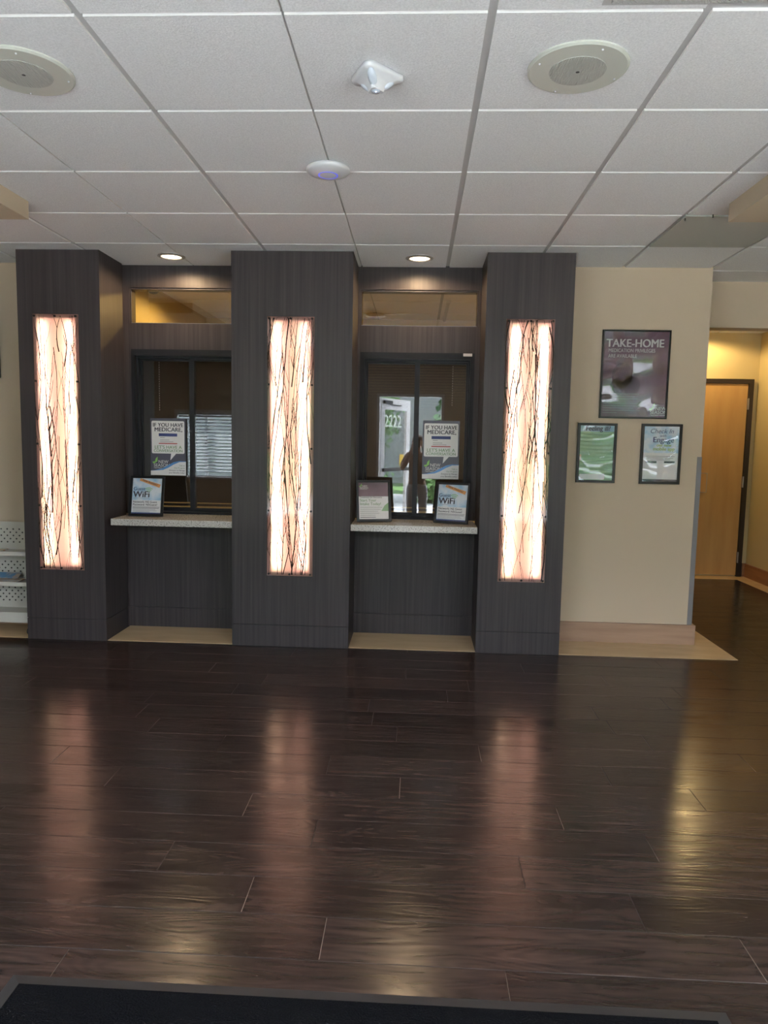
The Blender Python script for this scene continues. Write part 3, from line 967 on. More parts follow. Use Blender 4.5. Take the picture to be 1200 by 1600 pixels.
# ------------------------------------------------------------------ service windows, transoms, blinds, counters
for i, ((wa, wc), (ta, tc_)) in enumerate(zip(WINX, TRX)):
    side = ('left', 'right')[i]
    t = thing('window_%d' % (i + 1), None, None, ((wa + wc) / 2, YN, 0.866)); struct(t)
    z0, z1 = 0.866, 2.074
    f = MB()
    f.box(wa, wa + 0.028, YN - 0.004, YN + 0.10, z0, z1).box(wc - 0.028, wc, YN - 0.004, YN + 0.10, z0, z1)
    f.box(wa + 0.028, wc - 0.028, YN - 0.004, YN + 0.10, z1 - 0.045, z1).box(wa + 0.028, wc - 0.028, YN - 0.004, YN + 0.10, z0, z0 + 0.016)
    f.box(wa + 0.028, wa + 0.042, YN + 0.025, YN + 0.10, z0 + 0.016, z1 - 0.045).box(wc - 0.042, wc - 0.028, YN + 0.025, YN + 0.10, z0 + 0.016, z1 - 0.045)
    f.box(wa + 0.042, wc - 0.042, YN + 0.020, YN + 0.10, z1 - 0.062, z1 - 0.045)
    f.build('window_frame', M['charcoal'], t)
    mid = (-1.672, -0.008)[i]
    # two sashes: the left one runs in the rear track, the right one in front
    for (xa, xb, yy) in ((wa + 0.042, mid + 0.018, YN + 0.062), (mid - 0.018, wc - 0.042, YN + 0.034)):
        s = MB()
        zb, zt = z0 + 0.016, z1 - 0.062
        rw = 0.036
        lw = rw if xa > wa + 0.1 else 0.012
        rr_ = rw if xb < wc - 0.1 else 0.012
        s.box(xa, xa + lw, yy, yy + 0.022, zb, zt).box(xb - rr_, xb, yy, yy + 0.022, zb, zt)
        s.box(xa + lw, xb - rr_, yy, yy + 0.022, zb, zb + 0.028).box(xa + lw, xb - rr_, yy, yy + 0.022, zt - 0.014, zt)
        sh = s.build('sash', M['charcoal'], t)
        MB().box(xa + lw, xb - rr_, yy + 0.009, yy + 0.013, zb + 0.028, zt - 0.014).build('pane', M['glass'], sh)
    # transom light above
    t2 = thing('window_%d' % (i + 3), None, None, ((ta + tc_) / 2, YN, 2.262)); struct(t2)
    f = MB().box(ta, ta + 0.012, YN + 0.012, YN + 0.09, 2.262, 2.515).box(tc_ - 0.012, tc_, YN + 0.012, YN + 0.09, 2.262, 2.515)
    f.box(ta + 0.012, tc_ - 0.012, YN + 0.012, YN + 0.09, 2.503, 2.515)
    f.build('window_frame', M['laminate'], t2)
    MB().box(ta + 0.012, tc_ - 0.012, YN + 0.022, YN + 0.028, 2.262, 2.503).build('pane', M['transom_glass'], t2)
    MB().box(ta + 0.012, tc_ - 0.012, YN + 0.010, YN + 0.022, 2.260, 2.266).build('glazing_bead', M['steel'], t2)
    # blinds behind the sliding panes
    bl = thing('window_blind', ('dark slatted blind lowered behind the left service window', 'dark slatted blind lowered behind the right service window')[i], 'blind',
               ((wa + wc) / 2, YN + 0.15, 0.95), group='dark blinds behind the service windows')
    MB().box(wa - 0.01, wc + 0.01, YN + 0.125, YN + 0.165, 2.03, 2.065).build('head_rail', M['blind_dark'], bl)
    s = MB()
    z = 2.02
    ang = math.radians(57 if i else 68)
    zend = 0.945
    while z > zend:
        hw = 0.0125
        dy, dz = hw * math.cos(ang), hw * math.sin(ang)
        s.quad((wa, YN + 0.145 - dy, z - dz), (wc, YN + 0.145 - dy, z - dz), (wc, YN + 0.145 + dy, z + dz), (wa, YN + 0.145 + dy, z + dz))
        s.quad((wa, YN + 0.146 - dy, z - dz), (wa, YN + 0.146 + dy, z + dz), (wc, YN + 0.146 + dy, z + dz), (wc, YN + 0.146 - dy, z - dz))
        z -= 0.0205
    s.build('slats', M['blind_dark'], bl, fix=False)
    MB().box(wa, wc, YN + 0.135, YN + 0.155, zend - 0.03, zend - 0.012).build('bottom_rail', M['blind_dark'], bl)
    cx = (-1.945, 0.253)[i]
    s = MB()
    z = 1.985
    while z > (1.62, 1.70)[i]:
        s.lathe((cx, YN + 0.118, z), [(0, 0), (0.0036, 0.003), (0.0036, 0.009), (0, 0.012)], 8)
        z -= 0.0175
    s.build('bead_chain', M['bead'], bl)
    # stone counter
    a, c = NX[i]
    s = MB().box((a + 0.030) if i == 0 else a + 0.002, c - (0.002 if i == 0 else 0.008), 4.806, YN - 0.0, 0.818, 0.864)
    s.box(wa + 0.01, wc - 0.01, YN, YN + 0.125, 0.822, 0.8655)
    tag(s.build('countertop', M['granite'], bevel=0.003), ('speckled stone counter under the left service window', 'speckled stone counter under the right service window')[i],
        'countertop', 'stone counters at the service windows')
    # office worktop behind
    s = MB().box(a, c, YN + 0.20, YN + 0.75, 0.80, 0.835)
    s.box(a + 0.02, a + 0.05, YN + 0.22, YN + 0.74, 0.0, 0.80).box(c - 0.05, c - 0.02, YN + 0.22, YN + 0.74, 0.0, 0.80)
    tag(s.build('office_desk', M['maple']), ('pale wooden desk behind the left service window', 'pale wooden desk behind the right service window')[i], 'desk', 'desks behind the service windows')

medicare((-1.860, YN + 0.052, 1.150), 'if-you-have-Medicare speech bubble poster on the left service window')
medicare((0.176, YN + 0.026, 1.166), 'if-you-have-Medicare speech bubble poster on the right service window')
MBs = MB().box(0.318, 0.382, YN - 0.006, YN - 0.004, 2.052, 2.072)
tag(MBs.build('sticker', M['lightink']), 'small pale label on the upper right corner of the right window frame', 'label')

LEAN = -0.20
wifi('black framed guest WiFi notice standing on the left counter', (-1.936, 4.985, 0.8665), (LEAN, 0, 0.0))
wifi('black framed guest WiFi notice standing on the right counter, turned slightly left', (0.252, 4.985, 0.8665), (LEAN, 0, -0.34))

# framed intake notice
w, h, bw = 0.250, 0.296, 0.018
t = picture_frame('framed_notice', 'black framed plum and white intake notice standing at the left end of the right counter', w, h, (-0.292, 4.985, 0.8665), (LEAN, 0, 0.28), easel=True)
x0, x1, z0, z1, y = -w / 2 + bw, w / 2 - bw, bw, h - bw, -0.0075
MB().box(x0, x1, y, y + 0.002, z0, z1).build('notice_sheet', M['paper'], t, local=True)
MB().box(x0, x1, y - 0.0005, y, z1 - 0.098, z1).build('plum_header', M['plum_print'], t, local=True)
logo(t, x0 + 0.012, z1 - 0.030, 0.055, y - 0.0006, M['lightink'])
text_part('lettering', 'Treatment for Recovery', M['ink'], t, x0 + 0.006, 0.168, 0.0165, y - 0.0004, bold=0.008)
text_part('lettering', 'Start Your', M['inkgreen'], t, x0 + 0.006, 0.143, 0.028, y - 0.0004, bold=0.006)
text_part('lettering', 'Intake Today!', M['inkgreen'], t, x0 + 0.006, 0.117, 0.028, y - 0.0004, bold=0.006)
MB().slab([(0.055, 0.075), (x1, 0.075), (x1, 0.135), (0.080, 0.115)], y - 0.0004, y).build('green_swirl', M['green_print'], t, local=True)
b = MB()
for k, ln in enumerate((0.16, 0.15, 0.13, 0.14, 0.11)):
    b.box(x0 + 0.008, x0 + 0.008 + ln, y - 0.0006, y, 0.100 - k * 0.014, 0.1025 - k * 0.014)
b.box(x0 + 0.008, x0 + 0.12, y - 0.0006, y, 0.028, 0.033)
b.build('fine_print', M['inkgrey'], t, local=True)
MB().box(x0, x1, -depth_glaze, -depth_glaze + 0.0015, z0, z1).build('glazing', M['poster_glaze'], t, local=True)

# ------------------------------------------------------------------ posters on the cream wall
def wallframe(name, label, xa, xb, za, zb, bw, tilt=0.0):
    return picture_frame(name, label, xb - xa, zb - za, ((xa + xb) / 2, YW - 0.002, za), (0, tilt, 0), None, bw=bw, cat='poster'), xb - xa, zb - za


t, w, h = wallframe('framed_poster', 'large plum take-home medication poster in a thin black frame on the cream wall', 1.288, 1.760, 1.628, 2.244, 0.012)
x0, x1, z0, z1, y = -w / 2 + 0.012, w / 2 - 0.012, 0.012, h - 0.012, -0.010
MB().box(x0, x1, y, y + 0.002, z0, z1).build('poster_sheet', M['plum_print'], t, local=True)
text_part('lettering', 'TAKE-HOME', M['lightink'], t, -0.010, 0.498, 0.078, y - 0.0004, 'CENTER', bold=0.016, sx=0.92)
text_part('lettering', 'MEDICATION PRIVILEGES', M['lightink'], t, x0 + 0.032, 0.462, 0.036, y - 0.0004, bold=0.0, sx=0.80)
text_part('lettering', 'ARE AVAILABLE', M['lightink'], t, x0 + 0.032, 0.424, 0.036, y - 0.0004, bold=0.0, sx=0.80)
b = MB()
for r, (cx, cz) in (((0.075), (-0.085, 0.30)), (0.06, (-0.02, 0.235)), (0.05, (-0.12, 0.22))):
    b.slab([(cx + r * math.cos(k * PI / 8), cz + r * 1.2 * math.sin(k * PI / 8)) for k in range(16)], y - 0.0003, y)
b.build('dark_ellipses', M['plum_dark'], t, local=True)  # darker plum ellipses laid over the poster sheet
b = MB()
for k in range(9):
    b.box(x0 + 0.012, x0 + 0.012 + (0.25, 0.22, 0.24, 0.11, 0.25, 0.23, 0.21, 0.26, 0.10)[k], y - 0.0006, y, 0.170 - k * 0.0165, (0.1745 if k in (0, 7) else 0.1730) - k * 0.0165)
b.build('fine_print', M['inkgrey'], t, local=True)
logo(t, 0.125, 0.062, 0.11, y - 0.0005, M['lightink'])
MB().box(x0, x1, -0.0155, -0.0140, z0, z1).build('glazing', M['wavy_glaze'], t, local=True)


def wavy_sheet(name, m, parent, x0, x1, z0, z1, y, amp=0.0011, ns=60, freq=13):
    b = MB()
    rows = []
    for j in range(ns + 1):
        z = z0 + (z1 - z0) * j / ns
        row = []
        for k in range(17):
            x = x0 + (x1 - x0) * k / 16
            ph = 5.0 * ((x - (x0 + x1) / 2) / (x1 - x0)) ** 2 * (1 if j < ns / 2 else -1) * abs(j / ns - 0.5) * 2
            row.append(b.bm.verts.new((x, y - amp * (1 + math.sin(2 * PI * freq * (j / ns) + 2 * ph + 0.8 * math.sin(9 * x))), z)))
        rows.append(row)
    for j in range(ns):
        for k in range(16):
            f = b.bm.faces.new((rows[j][k], rows[j][k + 1], rows[j + 1][k + 1], rows[j + 1][k]))
            f.smooth = True
    return b.build(name, m, parent, local=True, fix=False)


t, w, h = wallframe('framed_poster', 'small black framed green Feeling ill notice, lower left on the cream wall', 1.145, 1.420, 1.168, 1.592, 0.018)
x0, x1, z0, z1, y = -w / 2 + 0.018, w / 2 - 0.018, 0.018, h - 0.018, -0.006
wavy_sheet('notice_sheet', M['green_print'], t, x0, x1, z0, z1, y, 0.0012, 150, 15)
MB().box(x0, x1, y - 0.0034, y - 0.003, z1 - 0.042, z1).build('header_band', M['teal_print'], t, local=True)
text_part('lettering', 'Feeling ill?', M['ink'], t, 0.004, z1 - 0.036, 0.050, y - 0.0040, 'CENTER', bold=0.02, sx=0.86)
MB().slab(rrect(x0 + 0.004, x1 - 0.055, z0 + 0.004, z0 + 0.045, 0.010), y - 0.0036, y - 0.003).build('white_box', M['paper'], t, local=True)
MB().box(x0, x0 + 0.014, y - 0.0032, y - 0.0028, 0.16, 0.20).build('tan_tab', M['magazine2'], t, local=True)
MB().box(x0, x1, -0.0155, -0.0140, z0, z1).build('glazing', M['wavy_glaze'], t, local=True)

t, w, h = wallframe('framed_poster', 'small black framed blue Check In with Engage app notice, lower right on the cream wall', 1.593, 1.876, 1.167, 1.594, 0.018)
x0, x1, z0, z1, y = -w / 2 + 0.018, w / 2 - 0.018, 0.018, h - 0.018, -0.007
MB().box(x0, x1, y, y + 0.002, z0, z1).build('notice_sheet', M['paper'], t, local=True)
MB().box(x0, x1, y - 0.0004, y, 0.222, z1).build('sky_header', M['sky_print'], t, local=True)
text_part('lettering', 'Check In', M['inkblue'], t, 0.0, z1 - 0.048, 0.046, y - 0.0006, 'CENTER', bold=0.002, ital=0.3)
text_part('lettering', 'with', M['inkblue'], t, 0.01, z1 - 0.074, 0.026, y - 0.0006, 'CENTER', ital=0.3)
text_part('lettering', 'Engage', M['inkblue'], t, 0.014, z1 - 0.112, 0.054, y - 0.0006, 'CENTER', bold=0.026)
text_part('lettering', 'our new', M['lime_print'], t, 0.02, z1 - 0.142, 0.030, y - 0.0006, 'CENTER', bold=0.015)
text_part('lettering', 'mobile app', M['lime_print'], t, 0.02, z1 - 0.170, 0.034, y - 0.0006, 'CENTER', bold=0.015)
b = MB()
for k, ln in enumerate((0.20, 0.18, 0.14)): b.box(-ln / 2, ln / 2, y - 0.0006, y, 0.196 - k * 0.012, 0.199 - k * 0.012)
b.build('fine_print', M['inkgrey'], t, local=True)
for sx_ in (-0.100, 0.028): MB().box(sx_, sx_ + 0.075, y - 0.0006, y, 0.150, 0.164).build('store_button', M['ink'], t, local=True)
MB().box(x0, x1, y - 0.0006, y, z0, z0 + 0.016).build('footer_bar', M['ink'], t, local=True)
MB().box(x0, x1, -0.0155, -0.0140, z0, z1).build('glazing', M['wavy_glaze'], t, local=True)

# ------------------------------------------------------------------ ceiling fittings
def downlight(loc, label, power, r=0.070, color=(1.0, 0.70, 0.40), size=2.92, group='small round downlights'):
    t = thing('downlight', label, 'ceiling light', loc, group=group)
    MB().lathe((0, 0, 0), [(r * 1.38, 0.0), (r * 1.38, -0.003), (r * 1.05, -0.009), (r * 1.0, -0.004), (r * 0.98, 0.0)], 40).build('trim_ring', M['trimring'], t, local=True)
    MB().lathe((0, 0, 0), [(r * 0.99, -0.0015), (r * 0.6, -0.005), (0, -0.0065)], 32).build('lens', M['lens'], t, local=True)
    l = spot('downlight_lamp', (0, 0, -0.012), power, color, size, 0.3, 0.05)
    l.parent = t
    return t


downlight((-1.713, 4.935, H), 'round downlight in the ceiling above the left service window', NICHE_SPOT, 0.068)
downlight((-0.010, 4.938, H), 'round downlight in the ceiling above the right service window', NICHE_SPOT, 0.068)
downlight((3.02, 7.62, H), 'warm recessed light in the hallway ceiling near the wooden door', 52, 0.075, (1.0, 0.70, 0.30))
downlight((-1.55, 5.80, H), 'warm recessed light in the office ceiling behind the left transom window', 80, 0.07, (1.0, 0.78, 0.42))
downlight((0.55, 5.80, H), 'warm recessed light in the office ceiling behind the right transom window', 72, 0.07, (1.0, 0.78, 0.42))


def speaker(loc, label):
    t = thing('ceiling_speaker', label, 'speaker', loc, group='round ceiling speakers')
    R = 0.163
    MB().lathe((0, 0, 0), [(R, 0.0), (R, -0.005), (R - 0.007, -0.0105), (0.0, -0.0125)], 72, False).build('speaker_ring', M['speaker_white'], t, local=True)
    MB().lathe((0, 0, 0), [(0.092, -0.0114), (0.091, -0.0132), (0.0, -0.0150)], 48, False).build('grille', M['speaker_grille'], t, local=True)
    MB().lathe((0, 0, 0), [(0.0065, -0.0150), (0.0, -0.0165)], 12).build('centre_hole', M['cable'], t, local=True)
    for k in range(4):
        a = k * PI / 2 + 0.35
        MB().lathe((0.140 * math.cos(a), 0.140 * math.sin(a), 0), [(0.004, -0.0125), (0.003, -0.0155), (0, -0.016)], 10).build('screw', M['white_plastic'], t, local=True)
    return t


s1 = speaker((-1.368, 2.490, H), 'round white ceiling speaker at the upper left, cut by the picture edge')
dup(s1, (0.500, 2.487, H), 'round white ceiling speaker at the upper right near the vent')

# wireless access point
t = thing('access_point', 'white disc-shaped wireless access point with a blue light on the ceiling', 'wireless access point', (-0.432, 3.345, H))
MB().lathe((0, 0, 0), [(0.085, 0.0), (0.098, -0.006), (0.101, -0.014), (0.092, -0.024), (0.060, -0.033), (0.0, -0.036)], 56).build('housing', M['white_plastic'], t, local=True)
b = MB()
for k in range(40):
    a0, a1 = 2 * PI * k / 40, 2 * PI * (k + 1) / 40
    b.quad(*[(r * math.cos(a), r * math.sin(a), z) for r, a, z in ((0.040, a0, -0.0358), (0.045, a0, -0.0354), (0.045, a1, -0.0354), (0.040, a1, -0.0358))])
b.build('light_ring', M['led'], t, local=True, fix=False)
MB().box(-0.02, 0.02, 0.088, 0.100, -0.010, 0).build('mount_tab', M['cable'], t, local=True)

# three-lobed motion sensor
t = thing('motion_sensor', 'white three-lobed motion sensor with a blue light on the ceiling', 'motion sensor', (-0.165, 2.505, H))
c3 = [(0.100, 0.048), (-0.092, 0.062), (-0.022, -0.086)]          # base corners
def rounded_tri(scale, z, r=0.024, n=6):
    out = []
    for k in range(3):
        p, a, c = Vector(c3[k]), Vector(c3[k - 1]), Vector(c3[(k + 1) % 3])
        d0, d1 = (a - p).normalized(), (c - p).normalized()
        cen = p + (d0 + d1).normalized() * r * 1.5
        a0 = math.atan2(-(d0 + d1).y, -(d0 + d1).x)
        for m_ in range(n):
            th = a0 + (m_ / (n - 1) - 0.5) * 2.0 * (-1 if (d0.x * d1.y - d0.y * d1.x) > 0 else 1)
            out.append((cen.x + r * math.cos(th), cen.y + r * math.sin(th)))
    return [(x * scale, y * scale, z) for x, y in out]
b = MB()
prof = [(1.0, 0.0), (1.02, -0.010), (0.98, -0.018), (0.90, -0.020), (0.70, -0.036), (0.50, -0.052), (0.36, -0.064), (0.30, -0.066)]
rings = []
for s_, z_ in prof:
    rt = rounded_tri(1.0, z_)
    k = min(1.0, max(0.0, (1 - s_) / 0.7))
    pts = []
    for idx, (x, y_, z) in enumerate(rt):
        # blend from triangle to circle toward the nose
        a = math.atan2(y_, x)
        px, py = x * s_ * (1 - k) + 0.026 * math.cos(a) * k, y_ * s_ * (1 - k) + 0.026 * math.sin(a) * k
        pts.append(b.bm.verts.new((px, py - 0.004 * k, z)))
    rings.append(pts)
n = len(rings[0])
for a_, b_ in zip(rings, rings[1:]):
    for k in range(n):
        f = b.bm.faces.new((a_[k], a_[(k + 1) % n], b_[(k + 1) % n], b_[k])); f.smooth = True
b.bm.faces.new(rings[-1]); b.bm.faces.new(rings[0])
b.build('housing', M['white_plastic'], t, local=True)


def lobe(name, direction, m, parent, tilt_z=-0.035, dist=0.040):
    """an oval window standing on the slope of the sensor body"""
    d = Vector(direction).normalized()
    nrm = (Vector((d.x, d.y, 0)) * 0.62 + Vector((0, 0, -0.78))).normalized()
    u = Vector((-d.y, d.x, 0)).normalized()
    w_ = nrm.cross(u)
    c = Vector((d.x * dist, d.y * dist, tilt_z))
    bb_ = MB()
    rg = []
    for sc_, off in ((1.0, 0.0), (0.96, 0.006), (0.7, 0.011), (0.35, 0.0135)):
        rg.append([bb_.bm.verts.new(c + u * 0.0145 * sc_ * math.cos(2 * PI * k / 20) + w_ * 0.032 * sc_ * math.sin(2 * PI * k / 20) + nrm * off) for k in range(20)])
    for a2, b2 in zip(rg, rg[1:]):
        for k in range(20):
            f2 = bb_.bm.faces.new((a2[k], a2[(k + 1) % 20], b2[(k + 1) % 20], b2[k])); f2.smooth = True
    bb_.bm.faces.new(rg[-1])
    return bb_.build(name, m, parent, local=True)


for ang_ in (-104, 25, 146):
    a = math.radians(ang_)
    lobe('lens_window', (math.cos(a), math.sin(a)), M['sensor_lens'], t)
MB().lathe((0, -0.004, 0), [(0.017, -0.064), (0.014, -0.069), (0, -0.071)], 20).build('indicator_lens', M['sensor_lens'], t, local=True)
MB().lathe((0.001, -0.010, 0), [(0.004, -0.0695), (0, -0.072)], 10).build('indicator_light', M['led_hot'], t, local=True)

# access panel in the ceiling and the perforated vent
t = thing('ceiling_hatch', 'smooth grey-green ceiling hatch without texture near the right soffit', 'ceiling panel', (GX + 4.5 * G, GY + 3.5 * G, H - 0.002))
MB().box(GX + 4 * G + 0.006, GX + 5 * G - 0.006, GY + 3 * G + 0.004, GY + 4 * G - 0.004, H - 0.004, H + 0.010).build('panel', M['access'], t)
for (x, y_) in ((1.425, 4.045), (1.548, 3.985)):
    MB().cyl((x, y_, H - 0.018), 0.004, 0.016, n=8).build('hook', M['cable'], t)
t = thing('ceiling_vent', 'grey perforated ceiling vent at the top right edge of the photo', 'vent', (1.10, 1.85, H))
MB().box(0.492, 1.700, 1.545, 2.150, H - 0.002, H + 0.009).build('vent_frame', M['tee'], t)
MB().box(0.515, 1.677, 1.568, 2.138, H - 0.006, H - 0.002).build('perforated_plate', M['vent'], t)

# ------------------------------------------------------------------ entrance mat
t = thing('entrance_mat', 'black ribbed entrance mat with a grey rubber border on the dark floor', 'mat', (-0.10, 0.95, 0))
X0, X1, Y0, Y1 = -1.045, 0.822, 0.10, 1.712
MB().box(X0 + 0.035, X1 - 0.035, Y0 + 0.035, Y1 - 0.035, 0.0006, 0.007).build('carpet_field', M['mat_black'], t)
b = MB()
o_ = [(X0, Y0), (X1, Y0), (X1, Y1), (X0, Y1)]
i_ = [(X0 + 0.036, Y0 + 0.036), (X1 - 0.036, Y0 + 0.036), (X1 - 0.036, Y1 - 0.036), (X0 + 0.036, Y1 - 0.036)]
for k in range(4):
    j = (k + 1) % 4
    b.quad((*o_[k], 0.0008), (*o_[j], 0.0008), (*i_[j], 0.0075), (*i_[k], 0.0075))
b.build('rubber_border', M['mat_edge'], t, fix=False)

# ------------------------------------------------------------------ rack on the far left
t = thing('storage_rack', 'white perforated three-tier metal rack beside the far left column', 'rack', (-3.12, 4.98, 0.03))
RX0, RX1 = -3.50, -2.745
tiers = [(0.165, 0.425, 0.075), (0.385, 0.640, 0.0), (0.605, 0.790, 0.0)]
for k, (zl, zt, _) in enumerate(tiers):
    s = MB()
    s.box(RX0, RX1, 4.86, 5.09, zl - 0.030, zl - 0.020)
    s.box(RX0, RX1, 4.855, 4.863, zl - (0.075 if k == 0 else 0.030), zl)
    s.box(RX0, RX1, 5.085, 5.092, zl - 0.030, zt if k == 2 else zt - 0.06)
    s.box(RX0, RX0 + 0.006, 4.86, 5.09, zl - 0.030, zl + 0.05).box(RX1 - 0.006, RX1, 4.86, 5.09, zl - 0.030, zl + 0.05)
    tr = s.build('tray', M['rack'], t)
    s = MB()
    rows = 5 if k != 1 else 4
    for r_ in range(rows):
        for q in range(16):
            x = RX0 + 0.06 + q * 0.046 + (0.023 if r_ % 2 else 0)
            z = zl + 0.035 + r_ * 0.024
            s.cyl((x, 5.0835, z), 0.0062, 0.0016, 'Y', 10)
    s.build('perforations', M['hole'], tr)
for x in (RX0 + 0.02, RX1 - 0.02):
    for y_ in (4.88, 5.075):
        MB().cyl((x, y_, 0.045), 0.008, 0.65 if y_ > 5 else 0.10, n=10).build('post', M['rack'], t)
        MB().cyl((x - 0.009, y_, 0.024), 0.0215, 0.018, 'X', 18).build('caster', M['cable'], t)
rng = random.Random(5)
for k, (x, z, m, a) in enumerate(((-3.02, 0.372, 'bluered', 0.08), (-2.96, 0.383, 'magazine2', -0.05), (-3.30, 0.372, 'magazine2', 0.05), (-3.10, 0.592, 'magazine2', 0.1))):
    o = MB().box(-0.10, 0.10, -0.085, 0.085, 0, 0.008).build('magazine', M[m], local=True)
    o.location = (x, 4.965, z - (0.009 if k != 1 else 0.0115) + 0.0 - 0.006)
    o.location.z = {0: 0.3658, 1: 0.3745, 2: 0.3658, 3: 0.5858}[k]
    o.rotation_euler = (0, 0, a)
    tag(o, ('magazine with blue and brown cover in the middle tray of the white rack, lying underneath',
            'tan magazine lying on top of another in the middle tray of the white rack',
            'tan magazine in the middle tray of the white rack, farthest from the column',
            'tan magazine in the top tray of the white rack')[k], 'magazine', 'magazines in the white rack')
o = MB().box(-0.09, 0.09, -0.003, 0.003, 0, 0.060).build('brochure', M['bluered'], local=True)
o.location = (-2.99, 4.985, 0.3865)
o.rotation_euler = (-1.05, 0, -0.04)
tag(o, 'blue and tan brochure propped on the magazines in the middle tray', 'brochure')

# dark wall display at the far left edge
t = thing('wall_display', 'dark flat display on the cream wall, cut off at the left picture edge', 'display', (-3.45, 5.12, 1.84))
MB().box(-3.90, -3.060, 5.085, 5.135, 1.845, 2.40).build('casing', M['black'], t, bevel=0.004)
MB().box(-3.88, -3.074, 5.082, 5.0855, 1.86, 2.385).build('screen', mat('dark_screen', (0.04, 0.05, 0.05), 0.15), t)
MB().box(-3.55, -3.40, 5.135, YW, 2.0, 2.2).build('bracket', M['cable'], t)

# ------------------------------------------------------------------ front wall: blind window and entrance door (seen reflected), two windows added for daylight
for i, ((a, c), (WZ0, WZ1)) in enumerate(zip(FW, FWZ)):
    t = thing('window_%d' % (i + 5), None, None, ((a + c) / 2, YF - 0.07, WZ0)); struct(t)
    f = MB().box(a, a + 0.04, YF - 0.12, YF + 0.012, WZ0, WZ1).box(c - 0.04, c, YF - 0.12, YF + 0.012, WZ0, WZ1)
    f.box(a + 0.04, c - 0.04, YF - 0.12, YF + 0.012, WZ1 - 0.04, WZ1).box(a + 0.04, c - 0.04, YF - 0.12, YF + 0.02, WZ0, WZ0 + 0.03)
    f.box((a + c) / 2 - 0.02, (a + c) / 2 + 0.02, YF - 0.11, YF - 0.07, WZ0 + 0.03, WZ1 - 0.04)
    f.build('window_frame', M['white_alu'], t)
    MB().box(a + 0.04, c - 0.04, YF - 0.095, YF - 0.089, WZ0 + 0.03, WZ1 - 0.04).build('pane', M['clear'], t)
    portal(a + 0.05, c - 0.05, WZ0 + 0.05, WZ1 - 0.05, YF - 0.20)
    if i: continue
    bl = thing('window_blind', 'white slatted blind on the lobby window mirrored in the left service window', 'blind',
               ((a + c) / 2, YF - 0.03, WZ0 + 0.04))
    MB().box(a + 0.045, c - 0.045, YF - 0.050, YF - 0.010, WZ1 - 0.075, WZ1 - 0.042).build('head_rail', M['blind_white'], bl)
    s = MB()
    z = WZ1 - 0.095
    while z > WZ0 + 0.07:
        dy, dz = 0.024 * math.cos(0.62), -0.024 * math.sin(0.62)
        yc = YF - 0.030
        s.quad((a + 0.05, yc - dy, z - dz), (c - 0.05, yc - dy, z - dz), (c - 0.05, yc + dy, z + dz), (a + 0.05, yc + dy, z + dz))
        s.quad((a + 0.05, yc - dy, z - dz - 0.001), (a + 0.05, yc + dy, z + dz - 0.001), (c - 0.05, yc + dy, z + dz - 0.001), (c - 0.05, yc - dy, z - dz - 0.001))
        z -= 0.050
    s.build('slats', M['blind_white'], bl, fix=False)
    MB().box(a + 0.05, c - 0.05, YF - 0.045, YF - 0.015, WZ0 + 0.034, WZ0 + 0.052).build('bottom_rail', M['blind_white'], bl)
portal(DOOR[0] + 0.02, DOOR[1] - 0.02, 0.02, 2.12, YF - 0.20)

# door frame + open leaf (hinged on the left, swung outwards)
t = thing('door_2', None, None, ((DOOR[0] + DOOR[1]) / 2, YF - 0.07, 0)); struct(t)
f = MB().box(DOOR[0], DOOR[0] + 0.04, YF - 0.14, YF + 0.01, 0, 2.15).box(DOOR[1] - 0.04, DOOR[1], YF - 0.14, YF + 0.01, 0, 2.15)
f.box(DOOR[0] + 0.04, DOOR[1] - 0.04, YF - 0.14, YF + 0.01, 2.11, 2.15)
f.build('door_frame', M['white_alu'], t)
lf = MB()
LW, LH = 0.93, 2.10
lf.box(0, 0.11, -0.022, 0.022, 0.012, LH).box(LW - 0.12, LW, -0.022, 0.022, 0.012, LH)
lf.box(0.11, LW - 0.12, -0.022, 0.022, LH - 0.17, LH).box(0.11, LW - 0.12, -0.022, 0.022, 0.012, 0.24)
lf = lf.build('door_leaf', M['white_alu'], t, local=True)
lf.location = Vector((DOOR[0] + 0.045, YF - 0.150, 0)) - ORG[t]
lf.rotation_euler = (0, 0, math.radians(-62))
MB().box(0.11, LW - 0.12, -0.004, 0.004, 0.24, LH - 0.17).build('pane', M['clear'], lf, local=True)
MB().box(0.03, LW - 0.03, 0.045, 0.075, 0.96, 1.01).box(0.05, 0.08, 0.022, 0.05, 0.965, 1.005).box(LW - 0.08, LW - 0.05, 0.022, 0.05, 0.965, 1.005).build('push_bar', M['charcoal'], lf, local=True)
MB().box(0.05, 0.28, 0.022, 0.062, LH - 0.085, LH - 0.035).box(0.25, 0.60, 0.030, 0.042, LH - 0.105, LH - 0.090).build('door_closer', M['charcoal'], lf, local=True)
text_part('house_number', '2222', M['frosted_number'], lf, 0.13, 1.66, 0.27, -0.006, bold=0.006, sx=1.02)
MB().box(0.62, 0.76, 0.005, 0.007, 1.03, 1.22).build('yellow_notice', M['yellow'], lf, local=True)

# ------------------------------------------------------------------ outside the entrance
struct(MB().box(-14, 14, -9.0, YF - 0.15, -0.16, -0.02).build('ground_walk', M['concrete']))
struct(MB().box(-14, 14, -16.0, -9.0, -0.16, -0.015).build('ground_lawn', M['grass']))


